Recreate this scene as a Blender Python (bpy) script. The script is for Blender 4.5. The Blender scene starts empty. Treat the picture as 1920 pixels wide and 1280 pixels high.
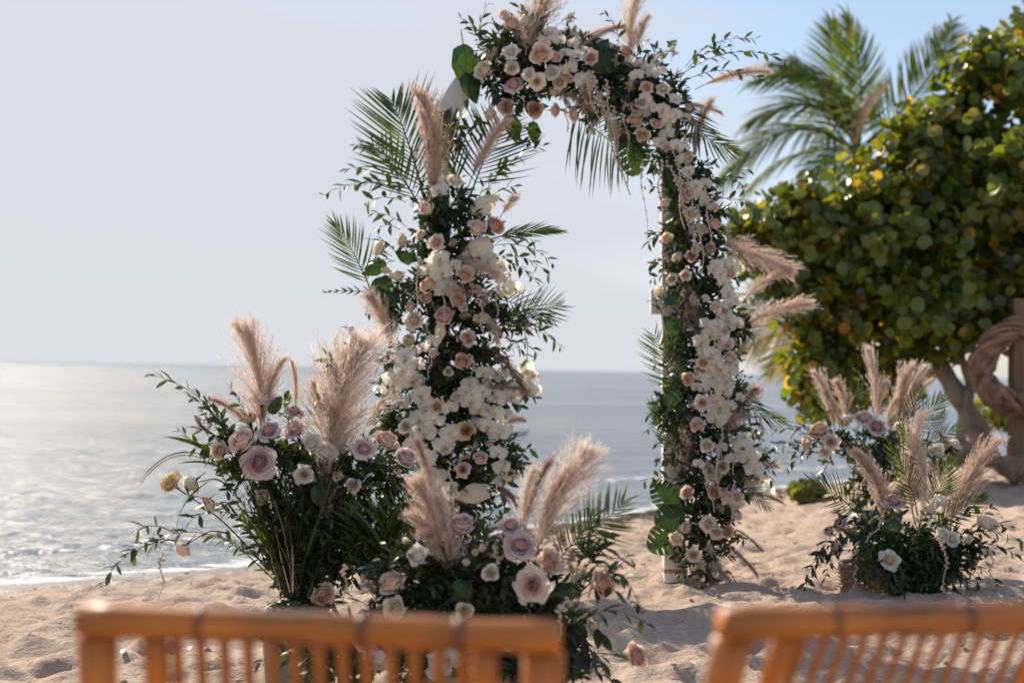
import bpy, math, random
import numpy as np
from mathutils import Vector, Matrix, Euler

random.seed(7)
RNG = np.random.default_rng(7)
sc = bpy.context.scene
COL = sc.collection
PI = math.pi

# ------------------------------------------------------------------ camera
F = 2667.0                      # focal length in pixels of a 1920 wide picture
cam_d = bpy.data.cameras.new('camera'); cam = bpy.data.objects.new('camera', cam_d); COL.objects.link(cam)
cam_d.sensor_width = 36.0; cam_d.lens = F / 1920 * 36.0
cam_d.clip_start = 0.05; cam_d.clip_end = 9000
CAMZ = 1.0
cam.location = (0, 0, CAMZ)
cam.rotation_euler = Euler((math.radians(90 + 1.13), math.radians(-1.0), 0), 'XYZ')
cam_d.dof.use_dof = True
cam_d.dof.focus_distance = 4.8
cam_d.dof.aperture_fstop = 2.7
sc.camera = cam

# ------------------------------------------------------------------ light
SUN_AZ, SUN_EL = math.radians(-36), math.radians(36)
to_sun = Vector((math.sin(SUN_AZ) * math.cos(SUN_EL), math.cos(SUN_AZ) * math.cos(SUN_EL), math.sin(SUN_EL)))
sl = bpy.data.lights.new('sun', 'SUN'); so = bpy.data.objects.new('sun', sl); COL.objects.link(so)
sl.energy = 4.8; sl.angle = math.radians(0.6); sl.color = (1.0, 0.88, 0.72)
so.rotation_euler = (-to_sun).to_track_quat('-Z', 'Y').to_euler(); so.location = (-8, 9, 9)

world = bpy.data.worlds.new('World'); sc.world = world; world.use_nodes = True
wn, wl = world.node_tree.nodes, world.node_tree.links
bg = wn['Background']; bg.inputs['Strength'].default_value = 0.115
sky = wn.new('ShaderNodeTexSky'); sky.sky_type = 'NISHITA'; sky.sun_disc = False
sky.sun_elevation = SUN_EL; sky.sun_rotation = SUN_AZ
sky.air_density = 1.0; sky.dust_density = 0.7; sky.ozone_density = 2.2; sky.altitude = 0
# bright sea haze: thickest low down and towards the sun, clearing to blue away from it
def wmath(op, a, b=None, c=None):
    q = wn.new('ShaderNodeMath'); q.operation = op
    for k, v in enumerate((a, b, c)):
        if v is None: continue
        if isinstance(v, (int, float)): q.inputs[k].default_value = v
        else: wl.new(v, q.inputs[k])
    return q.outputs[0]
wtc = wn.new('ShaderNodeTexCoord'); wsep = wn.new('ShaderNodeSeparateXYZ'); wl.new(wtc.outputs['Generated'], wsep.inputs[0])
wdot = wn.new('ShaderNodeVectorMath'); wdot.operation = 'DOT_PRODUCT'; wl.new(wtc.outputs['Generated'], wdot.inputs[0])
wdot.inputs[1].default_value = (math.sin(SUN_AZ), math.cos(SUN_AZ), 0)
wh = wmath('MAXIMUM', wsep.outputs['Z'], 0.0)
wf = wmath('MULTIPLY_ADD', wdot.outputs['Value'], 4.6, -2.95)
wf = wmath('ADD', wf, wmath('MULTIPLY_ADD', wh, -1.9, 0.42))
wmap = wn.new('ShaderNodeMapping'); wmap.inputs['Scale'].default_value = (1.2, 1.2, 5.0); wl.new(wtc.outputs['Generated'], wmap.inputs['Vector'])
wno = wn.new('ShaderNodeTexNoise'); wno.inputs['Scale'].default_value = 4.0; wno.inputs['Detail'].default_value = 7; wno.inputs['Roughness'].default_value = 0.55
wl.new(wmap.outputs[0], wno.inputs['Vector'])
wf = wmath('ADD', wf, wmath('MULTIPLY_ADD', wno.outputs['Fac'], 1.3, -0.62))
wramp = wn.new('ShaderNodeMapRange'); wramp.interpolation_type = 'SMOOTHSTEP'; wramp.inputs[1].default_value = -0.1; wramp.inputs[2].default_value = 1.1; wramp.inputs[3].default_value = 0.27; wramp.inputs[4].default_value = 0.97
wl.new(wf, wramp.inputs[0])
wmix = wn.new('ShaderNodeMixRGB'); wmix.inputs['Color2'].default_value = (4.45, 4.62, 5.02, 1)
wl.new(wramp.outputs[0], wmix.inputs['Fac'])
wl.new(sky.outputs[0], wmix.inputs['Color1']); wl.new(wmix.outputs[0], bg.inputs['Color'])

sc.view_settings.view_transform = 'Standard'; sc.view_settings.look = 'None'
sc.view_settings.exposure = 0.43; sc.view_settings.gamma = 1.0; sc.view_settings.use_curve_mapping = False
sc.cycles.use_denoising = True
sc.cycles.max_bounces = 7; sc.cycles.diffuse_bounces = 3; sc.cycles.glossy_bounces = 2
sc.cycles.transmission_bounces = 4; sc.cycles.transparent_max_bounces = 4
sc.cycles.caustics_reflective = False; sc.cycles.caustics_refractive = False
sc.cycles.sample_clamp_indirect = 4.0

# ------------------------------------------------------------------ helpers
CR = cam.rotation_euler.to_matrix()
def at(x, y, Y):
    """the point that lies Y metres down the beach on the ray through pixel x, y of the 1920x1280 photograph"""
    d = CR @ Vector(((x - 960) / F, -(y - 640) / F, -1.0))
    return Vector((0, 0, CAMZ)) + d * (Y / d.y)
def px(n, Y): return n * Y / F

def rnd(a, b): return random.uniform(a, b)

class MB:
    def __init__(s): s.v = []; s.f = []; s.m = []; s.n = 0; s.c = []
    def add(s, V, Fc, mat=0, col=0.0):
        V = np.asarray(V, float)
        s.v.append(V); o = s.n
        for q in Fc: s.f.append(tuple(i + o for i in q)); s.m.append(mat)
        s.n += len(V)
        s.c.append(np.full(len(V), col) if np.isscalar(col) else np.asarray(col))
    def mesh(s, name, mats, smooth=True):
        me = bpy.data.meshes.new(name)
        V = np.concatenate(s.v) if s.v else np.zeros((0, 3))
        lens = np.fromiter((len(q) for q in s.f), np.int32, len(s.f))
        idx = np.fromiter((i for q in s.f for i in q), np.int32, int(lens.sum()))
        me.vertices.add(len(V)); me.vertices.foreach_set('co', V.ravel())
        me.loops.add(len(idx)); me.loops.foreach_set('vertex_index', idx)
        me.polygons.add(len(lens))
        st = np.concatenate([[0], np.cumsum(lens)[:-1]]).astype(np.int32)
        me.polygons.foreach_set('loop_start', st)
        me.polygons.foreach_set('material_index', np.array(s.m, np.int32))
        me.polygons.foreach_set('use_smooth', np.full(len(lens), smooth))
        a = me.attributes.new('tone', 'FLOAT', 'POINT'); a.data.foreach_set('value', np.concatenate(s.c))
        me.update(calc_edges=True)
        me.validate()
        for m in (mats if isinstance(mats, (list, tuple)) else [mats]): me.materials.append(m)
        return me

def link(name, me, parent=None, M=None):
    o = bpy.data.objects.new(name, me); COL.objects.link(o)
    if parent is not None:
        o.parent = parent
        pm = Matrix.LocRotScale(parent.location, parent.rotation_euler, parent.scale)
        if parent.parent is not None:
            pp = parent.parent
            pm = Matrix.LocRotScale(pp.location, pp.rotation_euler, pp.scale) @ pm
        o.matrix_basis = pm.inverted() @ (M if M is not None else Matrix())
    elif M is not None: o.matrix_basis = M
    return o
def thing(name, label, cat, loc, group=None, me=None, rot=None):
    o = bpy.data.objects.new(name, me); COL.objects.link(o)
    o.location = loc; o['label'] = label; o['category'] = cat
    if rot: o.rotation_euler = rot
    if group: o['group'] = group
    return o
def frame(pos, z, yh, scale=1.0):
    z = Vector(z).normalized(); y = Vector(yh); y = y - z * y.dot(z)
    if y.length < 1e-4: y = Vector((1, 0, 0)) - z * z.x
    y.normalize(); x = y.cross(z)
    M = Matrix((x, y, z)).transposed().to_4x4() @ Matrix.Scale(scale, 4)
    M.translation = pos
    return M
def npM(M): a = np.array(M); return a[:3, :3], a[:3, 3]
def xf(V, M): R, t = npM(M); return V @ R.T + t

def grid_faces(nu, nv, o=0):
    return [(o + i * nu + j, o + i * nu + j + 1, o + (i + 1) * nu + j + 1, o + (i + 1) * nu + j) for i in range(nv - 1) for j in range(nu - 1)]

def tube(mb, P, R, n=8, mat=0, col=0.0, cap=True, rough=0.0):
    P = [Vector(p) for p in P]
    if np.isscalar(R): R = [R] * len(P)
    up = Vector((0.13, 0.21, 0.97)); V = []; prev = None
    for i, p in enumerate(P):
        t = (P[min(i + 1, len(P) - 1)] - P[max(i - 1, 0)]).normalized()
        x = (prev if prev is not None else (up if abs(t.dot(up)) < 0.9 else Vector((1, 0, 0))))
        x = (x - t * x.dot(t)).normalized(); prev = x; y = t.cross(x)
        for k in range(n):
            a = 2 * PI * k / n; r = R[i] * (1 + (rough * rnd(-1, 1) if rough else 0))
            V.append(p + (x * math.cos(a) + y * math.sin(a)) * r)
    Fc = [(i * n + k, i * n + (k + 1) % n, (i + 1) * n + (k + 1) % n, (i + 1) * n + k) for i in range(len(P) - 1) for k in range(n)]
    if cap: Fc += [tuple(range(n))[::-1], tuple(range((len(P) - 1) * n, len(P) * n))]
    mb.add([tuple(v) for v in V], Fc, mat, col)

def spline(pts, n):
    """Catmull-Rom through the points"""
    P = [Vector(p) for p in pts]; P = [P[0] * 2 - P[1]] + P + [P[-1] * 2 - P[-2]]; out = []
    m = len(P) - 3
    for k in range(n + 1):
        u = k / n * m; i = min(int(u), m - 1); t = u - i
        a, b, c, d = P[i], P[i + 1], P[i + 2], P[i + 3]
        out.append(0.5 * ((2 * b) + (c - a) * t + (2 * a - 5 * b + 4 * c - d) * t * t + (3 * b - a - 3 * c + d) * t ** 3))
    return out

def box(mb, c, s, M=None, mat=0, bev=0.0):
    x, y, z = s[0] / 2, s[1] / 2, s[2] / 2
    if bev <= 0:
        V = [(i * x, j * y, k * z) for k in (-1, 1) for j in (-1, 1) for i in (-1, 1)]
        Fc = [(0, 2, 3, 1), (4, 5, 7, 6), (0, 1, 5, 4), (2, 6, 7, 3), (0, 4, 6, 2), (1, 3, 7, 5)]
    else:
        b = bev; V = []; ring = [(-x + b, -y), (x - b, -y), (x, -y + b), (x, y - b), (x - b, y), (-x + b, y), (-x, y - b), (-x, -y + b)]
        inn = [(u * (x - b) / x, w * (y - b) / y) for u, w in ring]
        for zz, rr in ((-z, inn), (-z + b, ring), (z - b, ring), (z, inn)):
            V += [(u, w, zz) for u, w in rr]
        Fc = [(i * 8 + k, i * 8 + (k + 1) % 8, (i + 1) * 8 + (k + 1) % 8, (i + 1) * 8 + k) for i in range(3) for k in range(8)]
        Fc += [tuple(range(7, -1, -1)), tuple(range(24, 32))]
    V = np.array(V) + np.array(c)
    if M is not None: V = xf(V, M)
    mb.add(V, Fc, mat)

# ------------------------------------------------------------------ materials
def mat(name):
    m = bpy.data.materials.new(name); m.use_nodes = True
    return m, m.node_tree.nodes, m.node_tree.links, m.node_tree.nodes['Principled BSDF']
def ramp(nt, cols):
    r = nt.new('ShaderNodeValToRGB'); e = r.color_ramp.elements
    while len(e) < len(cols): e.new(0.5)
    for k, (p, c) in enumerate(cols): e[k].position = p; e[k].color = (*c, 1)
    return r

def leaf_mat(name, cols, trans=0.35, rough=0.42, tcol=None, scale=14.0, spec=0.4):
    m, n, l, p = mat(name)
    g = n.new('ShaderNodeNewGeometry'); r = ramp(n, cols); l.new(g.outputs['Random Per Island'], r.inputs[0])
    tc = n.new('ShaderNodeTexCoord'); no = n.new('ShaderNodeTexNoise'); no.inputs['Scale'].default_value = scale; no.inputs['Detail'].default_value = 3
    l.new(tc.outputs['Object'], no.inputs['Vector'])
    mr = n.new('ShaderNodeMapRange'); mr.inputs[1].default_value = 0.3; mr.inputs[2].default_value = 0.7; mr.inputs[3].default_value = 0.65; mr.inputs[4].default_value = 1.3
    l.new(no.outputs['Fac'], mr.inputs[0])
    mx = n.new('ShaderNodeVectorMath'); mx.operation = 'MULTIPLY'; l.new(r.outputs[0], mx.inputs[0]); l.new(mr.outputs[0], mx.inputs[1])
    l.new(mx.outputs[0], p.inputs['Base Color']); p.inputs['Roughness'].default_value = rough
    p.inputs['Specular IOR Level'].default_value = spec
    t = n.new('ShaderNodeBsdfTranslucent')
    tm = n.new('ShaderNodeVectorMath'); tm.operation = 'MULTIPLY'; l.new(mx.outputs[0], tm.inputs[0]); tm.inputs[1].default_value = tcol or (2.1, 2.0, 0.7)
    l.new(tm.outputs[0], t.inputs[0])
    ms = n.new('ShaderNodeMixShader'); ms.inputs[0].default_value = trans
    l.new(p.outputs[0], ms.inputs[1]); l.new(t.outputs[0], ms.inputs[2]); l.new(ms.outputs[0], n['Material Output'].inputs[0])
    return m
def petal_mat(name, inner, outer, trans=0.4, var=0.10, rough=0.65):
    trans = min(trans * 1.3, .55)
    """inner and outer petals of a bloom have their own pigment: read from the tone attribute"""
    m, n, l, p = mat(name)
    a = n.new('ShaderNodeAttribute'); a.attribute_name = 'tone'
    r = ramp(n, [(0.0, inner), (0.55, tuple(0.5 * (x + y) for x, y in zip(inner, outer))), (1.0, outer)])
    l.new(a.outputs['Fac'], r.inputs[0])
    oi = n.new('ShaderNodeObjectInfo'); hs = n.new('ShaderNodeHueSaturation')
    mr = n.new('ShaderNodeMapRange'); mr.inputs[3].default_value = 1 - var; mr.inputs[4].default_value = 1 + var
    l.new(oi.outputs['Random'], mr.inputs[0]); l.new(mr.outputs[0], hs.inputs['Value'])
    m2 = n.new('ShaderNodeMapRange'); m2.inputs[3].default_value = 1.1; m2.inputs[4].default_value = 0.7
    l.new(oi.outputs['Random'], m2.inputs[0]); l.new(m2.outputs[0], hs.inputs['Saturation'])
    l.new(r.outputs[0], hs.inputs['Color'])
    tc = n.new('ShaderNodeTexCoord'); no = n.new('ShaderNodeTexNoise'); no.inputs['Scale'].default_value = 9; no.inputs['Detail'].default_value = 4
    l.new(tc.outputs['Object'], no.inputs['Vector'])
    bp = n.new('ShaderNodeBump'); bp.inputs['Strength'].default_value = 0.25; bp.inputs['Distance'].default_value = 0.02
    l.new(no.outputs['Fac'], bp.inputs['Height']); l.new(bp.outputs[0], p.inputs['Normal'])
    l.new(hs.outputs[0], p.inputs['Base Color']); p.inputs['Roughness'].default_value = rough
    p.inputs['Specular IOR Level'].default_value = 0.25
    t = n.new('ShaderNodeBsdfTranslucent'); l.new(hs.outputs[0], t.inputs[0])
    ms = n.new('ShaderNodeMixShader'); ms.inputs[0].default_value = trans
    l.new(p.outputs[0], ms.inputs[1]); l.new(t.outputs[0], ms.inputs[2]); l.new(ms.outputs[0], n['Material Output'].inputs[0])
    return m

M_ = {}
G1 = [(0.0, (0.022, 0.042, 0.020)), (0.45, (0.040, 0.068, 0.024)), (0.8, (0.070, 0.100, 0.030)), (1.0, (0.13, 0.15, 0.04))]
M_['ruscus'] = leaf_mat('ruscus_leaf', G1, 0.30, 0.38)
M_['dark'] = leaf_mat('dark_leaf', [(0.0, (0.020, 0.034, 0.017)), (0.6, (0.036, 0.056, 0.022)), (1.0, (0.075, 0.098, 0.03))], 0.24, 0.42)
M_['palm'] = leaf_mat('palm_leaflet', [(0.0, (0.034, 0.060, 0.022)), (0.6, (0.058, 0.092, 0.028)), (1.0, (0.11, 0.14, 0.045))], 0.30, 0.5, spec=0.25)
M_['palm_y'] = leaf_mat('yellow_palm_leaflet', [(0.0, (0.28, 0.23, 0.04)), (1.0, (0.40, 0.33, 0.10))], 0.4, 0.45, (1.3, 1.2, 0.6))
M_['coco'] = leaf_mat('coconut_leaflet', [(0.0, (0.07, 0.11, 0.02)), (0.6, (0.12, 0.17, 0.03)), (1.0, (0.26, 0.25, 0.07))], 0.45, 0.6, (1.9, 1.9, 0.6), spec=0.15)
M_['mon'] = leaf_mat('monstera_leaf', [(0.0, (0.024, 0.052, 0.02)), (1.0, (0.04, 0.08, 0.025))], 0.30, 0.30)
M_['blade'] = leaf_mat('grass_blade', [(0.0, (0.06, 0.10, 0.02)), (1.0, (0.14, 0.18, 0.04))], 0.35, 0.45)
M_['grape'] = leaf_mat('sea_grape_leaf', [(0.0, (0.055, 0.085, 0.018)), (0.45, (0.105, 0.145, 0.024)), (0.82, (0.18, 0.21, 0.035)), (0.93, (0.28, 0.24, 0.06)), (0.975, (0.42, 0.28, 0.04)), (1.0, (0.55, 0.20, 0.02))], 0.42, 0.30, (2.3, 2.1, 0.6), 9.0, 0.6)
M_['cream_leaf'] = petal_mat('bleached_leaf', (0.78, 0.68, 0.50), (0.80, 0.70, 0.55), 0.35)
M_['blush'] = petal_mat('blush_petal', (0.86, 0.62, 0.49), (0.90, 0.76, 0.66), 0.35)
M_['pink'] = petal_mat('pink_petal', (0.84, 0.55, 0.47), (0.89, 0.69, 0.61), 0.35)
M_['mauve'] = petal_mat('mauve_petal', (0.66, 0.46, 0.47), (0.82, 0.68, 0.64), 0.30)
M_['peach'] = petal_mat('peach_petal', (0.88, 0.58, 0.38), (0.90, 0.73, 0.58), 0.35)
M_['cream'] = petal_mat('cream_petal', (0.88, 0.76, 0.52), (0.90, 0.83, 0.69), 0.35)
M_['yellow'] = petal_mat('straw_petal', (0.68, 0.50, 0.24), (0.76, 0.60, 0.34), 0.35)
M_['white'] = petal_mat('white_petal', (0.90, 0.83, 0.68), (0.92, 0.88, 0.82), 0.42, 0.05)
M_['lip'] = petal_mat('orchid_lip', (0.70, 0.45, 0.08), (0.85, 0.70, 0.40), 0.2)
M_['strand'] = petal_mat('amaranthus_bead', (0.74, 0.62, 0.50), (0.84, 0.75, 0.64), 0.3)
M_['astilbe'] = petal_mat('astilbe_bead', (0.78, 0.66, 0.54), (0.86, 0.76, 0.66), 0.35)
M_['pampas'] = petal_mat('pampas_hair', (0.64, 0.47, 0.38), (0.87, 0.73, 0.62), 0.42, 0.14, 0.7)
M_['pampas_pale'] = petal_mat('pale_pampas_hair', (0.66, 0.50, 0.40), (0.88, 0.76, 0.65), 0.45, 0.08, 0.7)
M_['pampas_brown'] = petal_mat('brown_pampas_hair', (0.34, 0.21, 0.16), (0.52, 0.36, 0.28), 0.35, 0.14, 0.7)
def plain(name, c, rough=0.6, **k):
    m, n, l, p = mat(name)
    tc = n.new('ShaderNodeTexCoord'); no = n.new('ShaderNodeTexNoise'); no.inputs['Scale'].default_value = k.get('scale', 12); no.inputs['Detail'].default_value = 6
    if k.get('stretch'):
        mp = n.new('ShaderNodeMapping'); mp.inputs['Scale'].default_value = k['stretch']; l.new(tc.outputs['Object'], mp.inputs[0]); l.new(mp.outputs[0], no.inputs['Vector'])
    else: l.new(tc.outputs['Object'], no.inputs['Vector'])
    v = k.get('var', 0.25)
    r = ramp(n, [(0.3, tuple(x * (1 - v) for x in c)), (0.7, tuple(min(1, x * (1 + v)) for x in c))]); l.new(no.outputs['Fac'], r.inputs[0])
    l.new(r.outputs[0], p.inputs['Base Color']); p.inputs['Roughness'].default_value = rough
    bp = n.new('ShaderNodeBump'); bp.inputs['Strength'].default_value = k.get('bump', 0.3); bp.inputs['Distance'].default_value = k.get('bd', 0.01)
    l.new(no.outputs['Fac'], bp.inputs['Height']); l.new(bp.outputs[0], p.inputs['Normal'])
    if k.get('coat'): p.inputs['Coat Weight'].default_value = k['coat']; p.inputs['Coat Roughness'].default_value = 0.25
    return m
M_['stem'] = plain('green_stem', (0.06, 0.09, 0.03), 0.5)
M_['twig'] = plain('brown_twig', (0.09, 0.05, 0.035), 0.6)
M_['straw'] = plain('dry_stalk', (0.55, 0.40, 0.24), 0.6)
M_['paint'] = plain('white_painted_wood', (0.72, 0.70, 0.67), 0.55, scale=3, var=0.06, stretch=(10, 10, 0.8), bump=0.2, bd=0.004)
M_['rawwood'] = plain('raw_wood_edge', (0.42, 0.26, 0.13), 0.7, scale=20, bump=0.3)
M_['bark'] = plain('grey_bark', (0.30, 0.235, 0.185), 0.85, scale=7, var=0.4, bump=0.8, bd=0.03)
M_['gnarl'] = plain('gnarled_bark', (0.24, 0.145, 0.09), 0.85, scale=9, var=0.5, bump=1.0, bd=0.05)
M_['post'] = plain('brown_post_wood', (0.20, 0.12, 0.075), 0.75, scale=5, var=0.3, stretch=(8, 8, 0.6))
M_['wicker'] = plain('wicker', (0.33, 0.185, 0.095), 0.6, scale=40, var=0.3)
M_['pot'] = plain('grey_ceramic', (0.15, 0.155, 0.13), 0.5, scale=12, var=0.12)
M_['shell'] = plain('shell_white', (0.80, 0.78, 0.74), 0.4, scale=30, var=0.05)
M_['weed'] = plain('dried_seaweed', (0.07, 0.05, 0.03), 0.9, scale=30, var=0.4)
M_['pebble'] = plain('coral_pebble', (0.36, 0.27, 0.20), 0.8, scale=30, var=0.4)
# bamboo: varnish over long fibre grain
def bamboo(name, c):
    m, n, l, p = mat(name)
    tc = n.new('ShaderNodeTexCoord'); mp = n.new('ShaderNodeMapping'); mp.inputs['Scale'].default_value = (40, 40, 2.0); l.new(tc.outputs['Object'], mp.inputs[0])
    no = n.new('ShaderNodeTexNoise'); no.inputs['Scale'].default_value = 2.0; no.inputs['Detail'].default_value = 6; l.new(mp.outputs[0], no.inputs['Vector'])
    n2 = n.new('ShaderNodeTexNoise'); n2.inputs['Scale'].default_value = 7.0; l.new(tc.outputs['Object'], n2.inputs['Vector'])
    ad = n.new('ShaderNodeMath'); ad.operation = 'ADD'; l.new(no.outputs['Fac'], ad.inputs[0]); l.new(n2.outputs['Fac'], ad.inputs[1])
    r = ramp(n, [(0.75 / 2, tuple(x * 0.35 for x in c)), (0.5, c), (1.25 / 2, tuple(min(1, x * 1.6) for x in c))])
    hf = n.new('ShaderNodeMath'); hf.operation = 'MULTIPLY'; hf.inputs[1].default_value = 0.5; l.new(ad.outputs[0], hf.inputs[0]); l.new(hf.outputs[0], r.inputs[0])
    l.new(r.outputs[0], p.inputs['Base Color']); p.inputs['Roughness'].default_value = 0.48
    p.inputs['Coat Weight'].default_value = 0.15; p.inputs['Coat Roughness'].default_value = 0.35
    return m
M_['bamboo'] = bamboo('varnished_bamboo', (0.56, 0.170, 0.016))
M_['rail'] = bamboo('dark_varnished_bamboo', (0.43, 0.135, 0.014))
M_['node'] = bamboo('bamboo_node', (0.20, 0.06, 0.012))
# sand
m, n, l, p = mat('sand'); M_['sand'] = m
tc = n.new('ShaderNodeTexCoord')
def noise(scale, det, rough=0.5):
    q = n.new('ShaderNodeTexNoise'); q.inputs['Scale'].default_value = scale; q.inputs['Detail'].default_value = det; q.inputs['Roughness'].default_value = rough
    l.new(tc.outputs['Object'], q.inputs['Vector']); return q
a, b, c3 = noise(1.6, 6), noise(38, 5, 0.6), noise(260, 2)
r1 = ramp(n, [(0.3, (0.43, 0.325, 0.25)), (0.7, (0.53, 0.41, 0.325))]); l.new(a.outputs['Fac'], r1.inputs[0])
r2 = ramp(n, [(0.30, (0.78, 0.76, 0.74)), (0.55, (1, 1, 1)), (0.8, (1.12, 1.1, 1.08))]); l.new(b.outputs['Fac'], r2.inputs[0])
mm = n.new('ShaderNodeMixRGB'); mm.blend_type = 'MULTIPLY'; mm.inputs[0].default_value = 1; l.new(r1.outputs[0], mm.inputs[1]); l.new(r2.outputs[0], mm.inputs[2])
wet = n.new('ShaderNodeAttribute'); wet.attribute_name = 'tone'
mw = n.new('ShaderNodeMixRGB'); mw.inputs[2].default_value = (0.20, 0.15, 0.115, 1); l.new(wet.outputs['Fac'], mw.inputs[0]); l.new(mm.outputs[0], mw.inputs[1])
l.new(mw.outputs[0], p.inputs['Base Color'])
rr = n.new('ShaderNodeMapRange'); rr.inputs[3].default_value = 0.95; rr.inputs[4].default_value = 0.35; l.new(wet.outputs['Fac'], rr.inputs[0]); l.new(rr.outputs[0], p.inputs['Roughness'])
p.inputs['Specular IOR Level'].default_value = 0.2
b1 = n.new('ShaderNodeBump'); b1.inputs['Strength'].default_value = 0.7; b1.inputs['Distance'].default_value = 0.02; l.new(b.outputs['Fac'], b1.inputs['Height'])
b2 = n.new('ShaderNodeBump'); b2.inputs['Strength'].default_value = 0.5; b2.inputs['Distance'].default_value = 0.003; l.new(c3.outputs['Fac'], b2.inputs['Height']); l.new(b1.outputs[0], b2.inputs['Normal'])
l.new(b2.outputs[0], p.inputs['Normal'])
# water
m, n, l, p = mat('sea_water'); M_['water'] = m
tc = n.new('ShaderNodeTexCoord')
def wnoise(sx, sy, sc_, det, rot=0.0):
    mp = n.new('ShaderNodeMapping'); mp.inputs['Scale'].default_value = (sx, sy, 1); mp.inputs['Rotation'].default_value = (0, 0, rot); l.new(tc.outputs['Object'], mp.inputs[0])
    q = n.new('ShaderNodeTexNoise'); q.inputs['Scale'].default_value = sc_; q.inputs['Detail'].default_value = det; q.inputs['Roughness'].default_value = 0.6
    l.new(mp.outputs[0], q.inputs['Vector']); return q
w1, w2, w3 = wnoise(0.35, 1.3, 1.6, 6, 0.15), wnoise(0.6, 1.4, 7.0, 5, -0.2), wnoise(0.02, 0.12, 1.0, 6, 0.1)
bb1 = n.new('ShaderNodeBump'); bb1.inputs['Strength'].default_value = 1.0; bb1.inputs['Distance'].default_value = 0.30; l.new(w1.outputs['Fac'], bb1.inputs['Height'])
bb2 = n.new('ShaderNodeBump'); bb2.inputs['Strength'].default_value = 1.0; bb2.inputs['Distance'].default_value = 0.06; l.new(w2.outputs['Fac'], bb2.inputs['Height']); l.new(bb1.outputs[0], bb2.inputs['Normal'])
l.new(bb2.outputs[0], p.inputs['Normal'])
rw = ramp(n, [(0.35, (0.17, 0.195, 0.215)), (0.65, (0.25, 0.27, 0.28))]); l.new(w3.outputs['Fac'], rw.inputs[0])
foam = n.new('ShaderNodeAttribute'); foam.attribute_name = 'tone'
fn = wnoise(1, 2.2, 5, 7); fs = n.new('ShaderNodeMath'); fs.operation = 'MULTIPLY_ADD'; l.new(foam.outputs['Fac'], fs.inputs[0]); fs.inputs[1].default_value = 0.42; l.new(fn.outputs['Fac'], fs.inputs[2])
fr = n.new('ShaderNodeMapRange'); fr.inputs[1].default_value = 0.80; fr.inputs[2].default_value = 0.90; l.new(fs.outputs[0], fr.inputs[0])
mf = n.new('ShaderNodeMixRGB'); mf.inputs[2].default_value = (0.75, 0.76, 0.76, 1); l.new(fr.outputs[0], mf.inputs[0]); l.new(rw.outputs[0], mf.inputs[1])
l.new(mf.outputs[0], p.inputs['Base Color'])
rg = n.new('ShaderNodeMapRange'); rg.inputs[3].default_value = 0.27; rg.inputs[4].default_value = 0.7; l.new(fr.outputs[0], rg.inputs[0]); l.new(rg.outputs[0], p.inputs['Roughness'])
p.inputs['IOR'].default_value = 1.33

# ------------------------------------------------------------------ terrain
WATER = -0.25
SHORE = np.array([(-40, -30), (-6.5, 2.5), (-4.2, 6.3), (-2.85, 7.9), (-1.7, 8.8), (-0.4, 10.4), (0.97, 12.3), (2.2, 14.6), (4.2, 17.0), (8, 19), (16, 21), (60, 30), (200, 60)], float)
def shore_dist(X, Y):
    """signed distance to the waterline, positive on the sand"""
    best = np.full(X.shape, 1e9); sgn = np.ones(X.shape)
    for (ax, ay), (bx, by) in zip(SHORE[:-1], SHORE[1:]):
        dx, dy = bx - ax, by - ay; L2 = dx * dx + dy * dy
        t = np.clip(((X - ax) * dx + (Y - ay) * dy) / L2, 0, 1)
        d = np.hypot(X - (ax + t * dx), Y - (ay + t * dy))
        cr = dx * (Y - ay) - dy * (X - ax)
        upd = d < best; best = np.where(upd, d, best); sgn = np.where(upd, np.where(cr < 0, 1, -1), sgn)
    return best * sgn
def vnoise(X, Y, freq, seed):
    g = np.random.default_rng(seed).random((64, 64)); x = X * freq; y = Y * freq
    xi = np.floor(x).astype(int); yi = np.floor(y).astype(int); fx = x - xi; fy = y - yi
    fx = fx * fx * (3 - 2 * fx); fy = fy * fy * (3 - 2 * fy)
    q = lambda i, j: g[(yi + j) % 64, (xi + i) % 64]
    return (q(0, 0) * (1 - fx) + q(1, 0) * fx) * (1 - fy) + (q(0, 1) * (1 - fx) + q(1, 1) * fx) * fy - 0.5
def smooth(t): t = np.clip(t, 0, 1); return t * t * (3 - 2 * t)
def base_h(X, Y):
    d = shore_dist(X, Y)
    z = np.where(d > 0, WATER + 0.078 * np.minimum(d, 4) + 0.012 * np.clip(d - 4, 0, 20), WATER + 0.06 * d)
    z = np.maximum(z, -3.0)
    z += 0.16 * smooth((X - 1.6) / 2.5) * smooth((Y - 7.0) / 4) * smooth(d / 2)
    z -= 0.05 * smooth((4.5 - Y) / 3)
    return z, d
xs = np.concatenate([np.linspace(-60, -5, 14)[:-1], np.arange(-5, 5.5, 0.026), np.linspace(5.5, 120, 30)])
ys = np.concatenate([np.linspace(-25, 0.6, 10)[:-1], np.arange(0.6, 9.0, 0.026), np.arange(9.0, 20, 0.07), np.linspace(20, 80, 20)])
X, Y = np.meshgrid(xs, ys)
Z, D = base_h(X, Y)
bump = 0.045 * vnoise(X, Y, 0.9, 1) + 0.030 * vnoise(X, Y, 2.3, 2) + 0.026 * vnoise(X, Y, 5.1, 3) + 0.020 * vnoise(X, Y, 11.3, 4) + 0.013 * vnoise(X, Y, 19, 5)
rg_ = np.random.default_rng(5)
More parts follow.
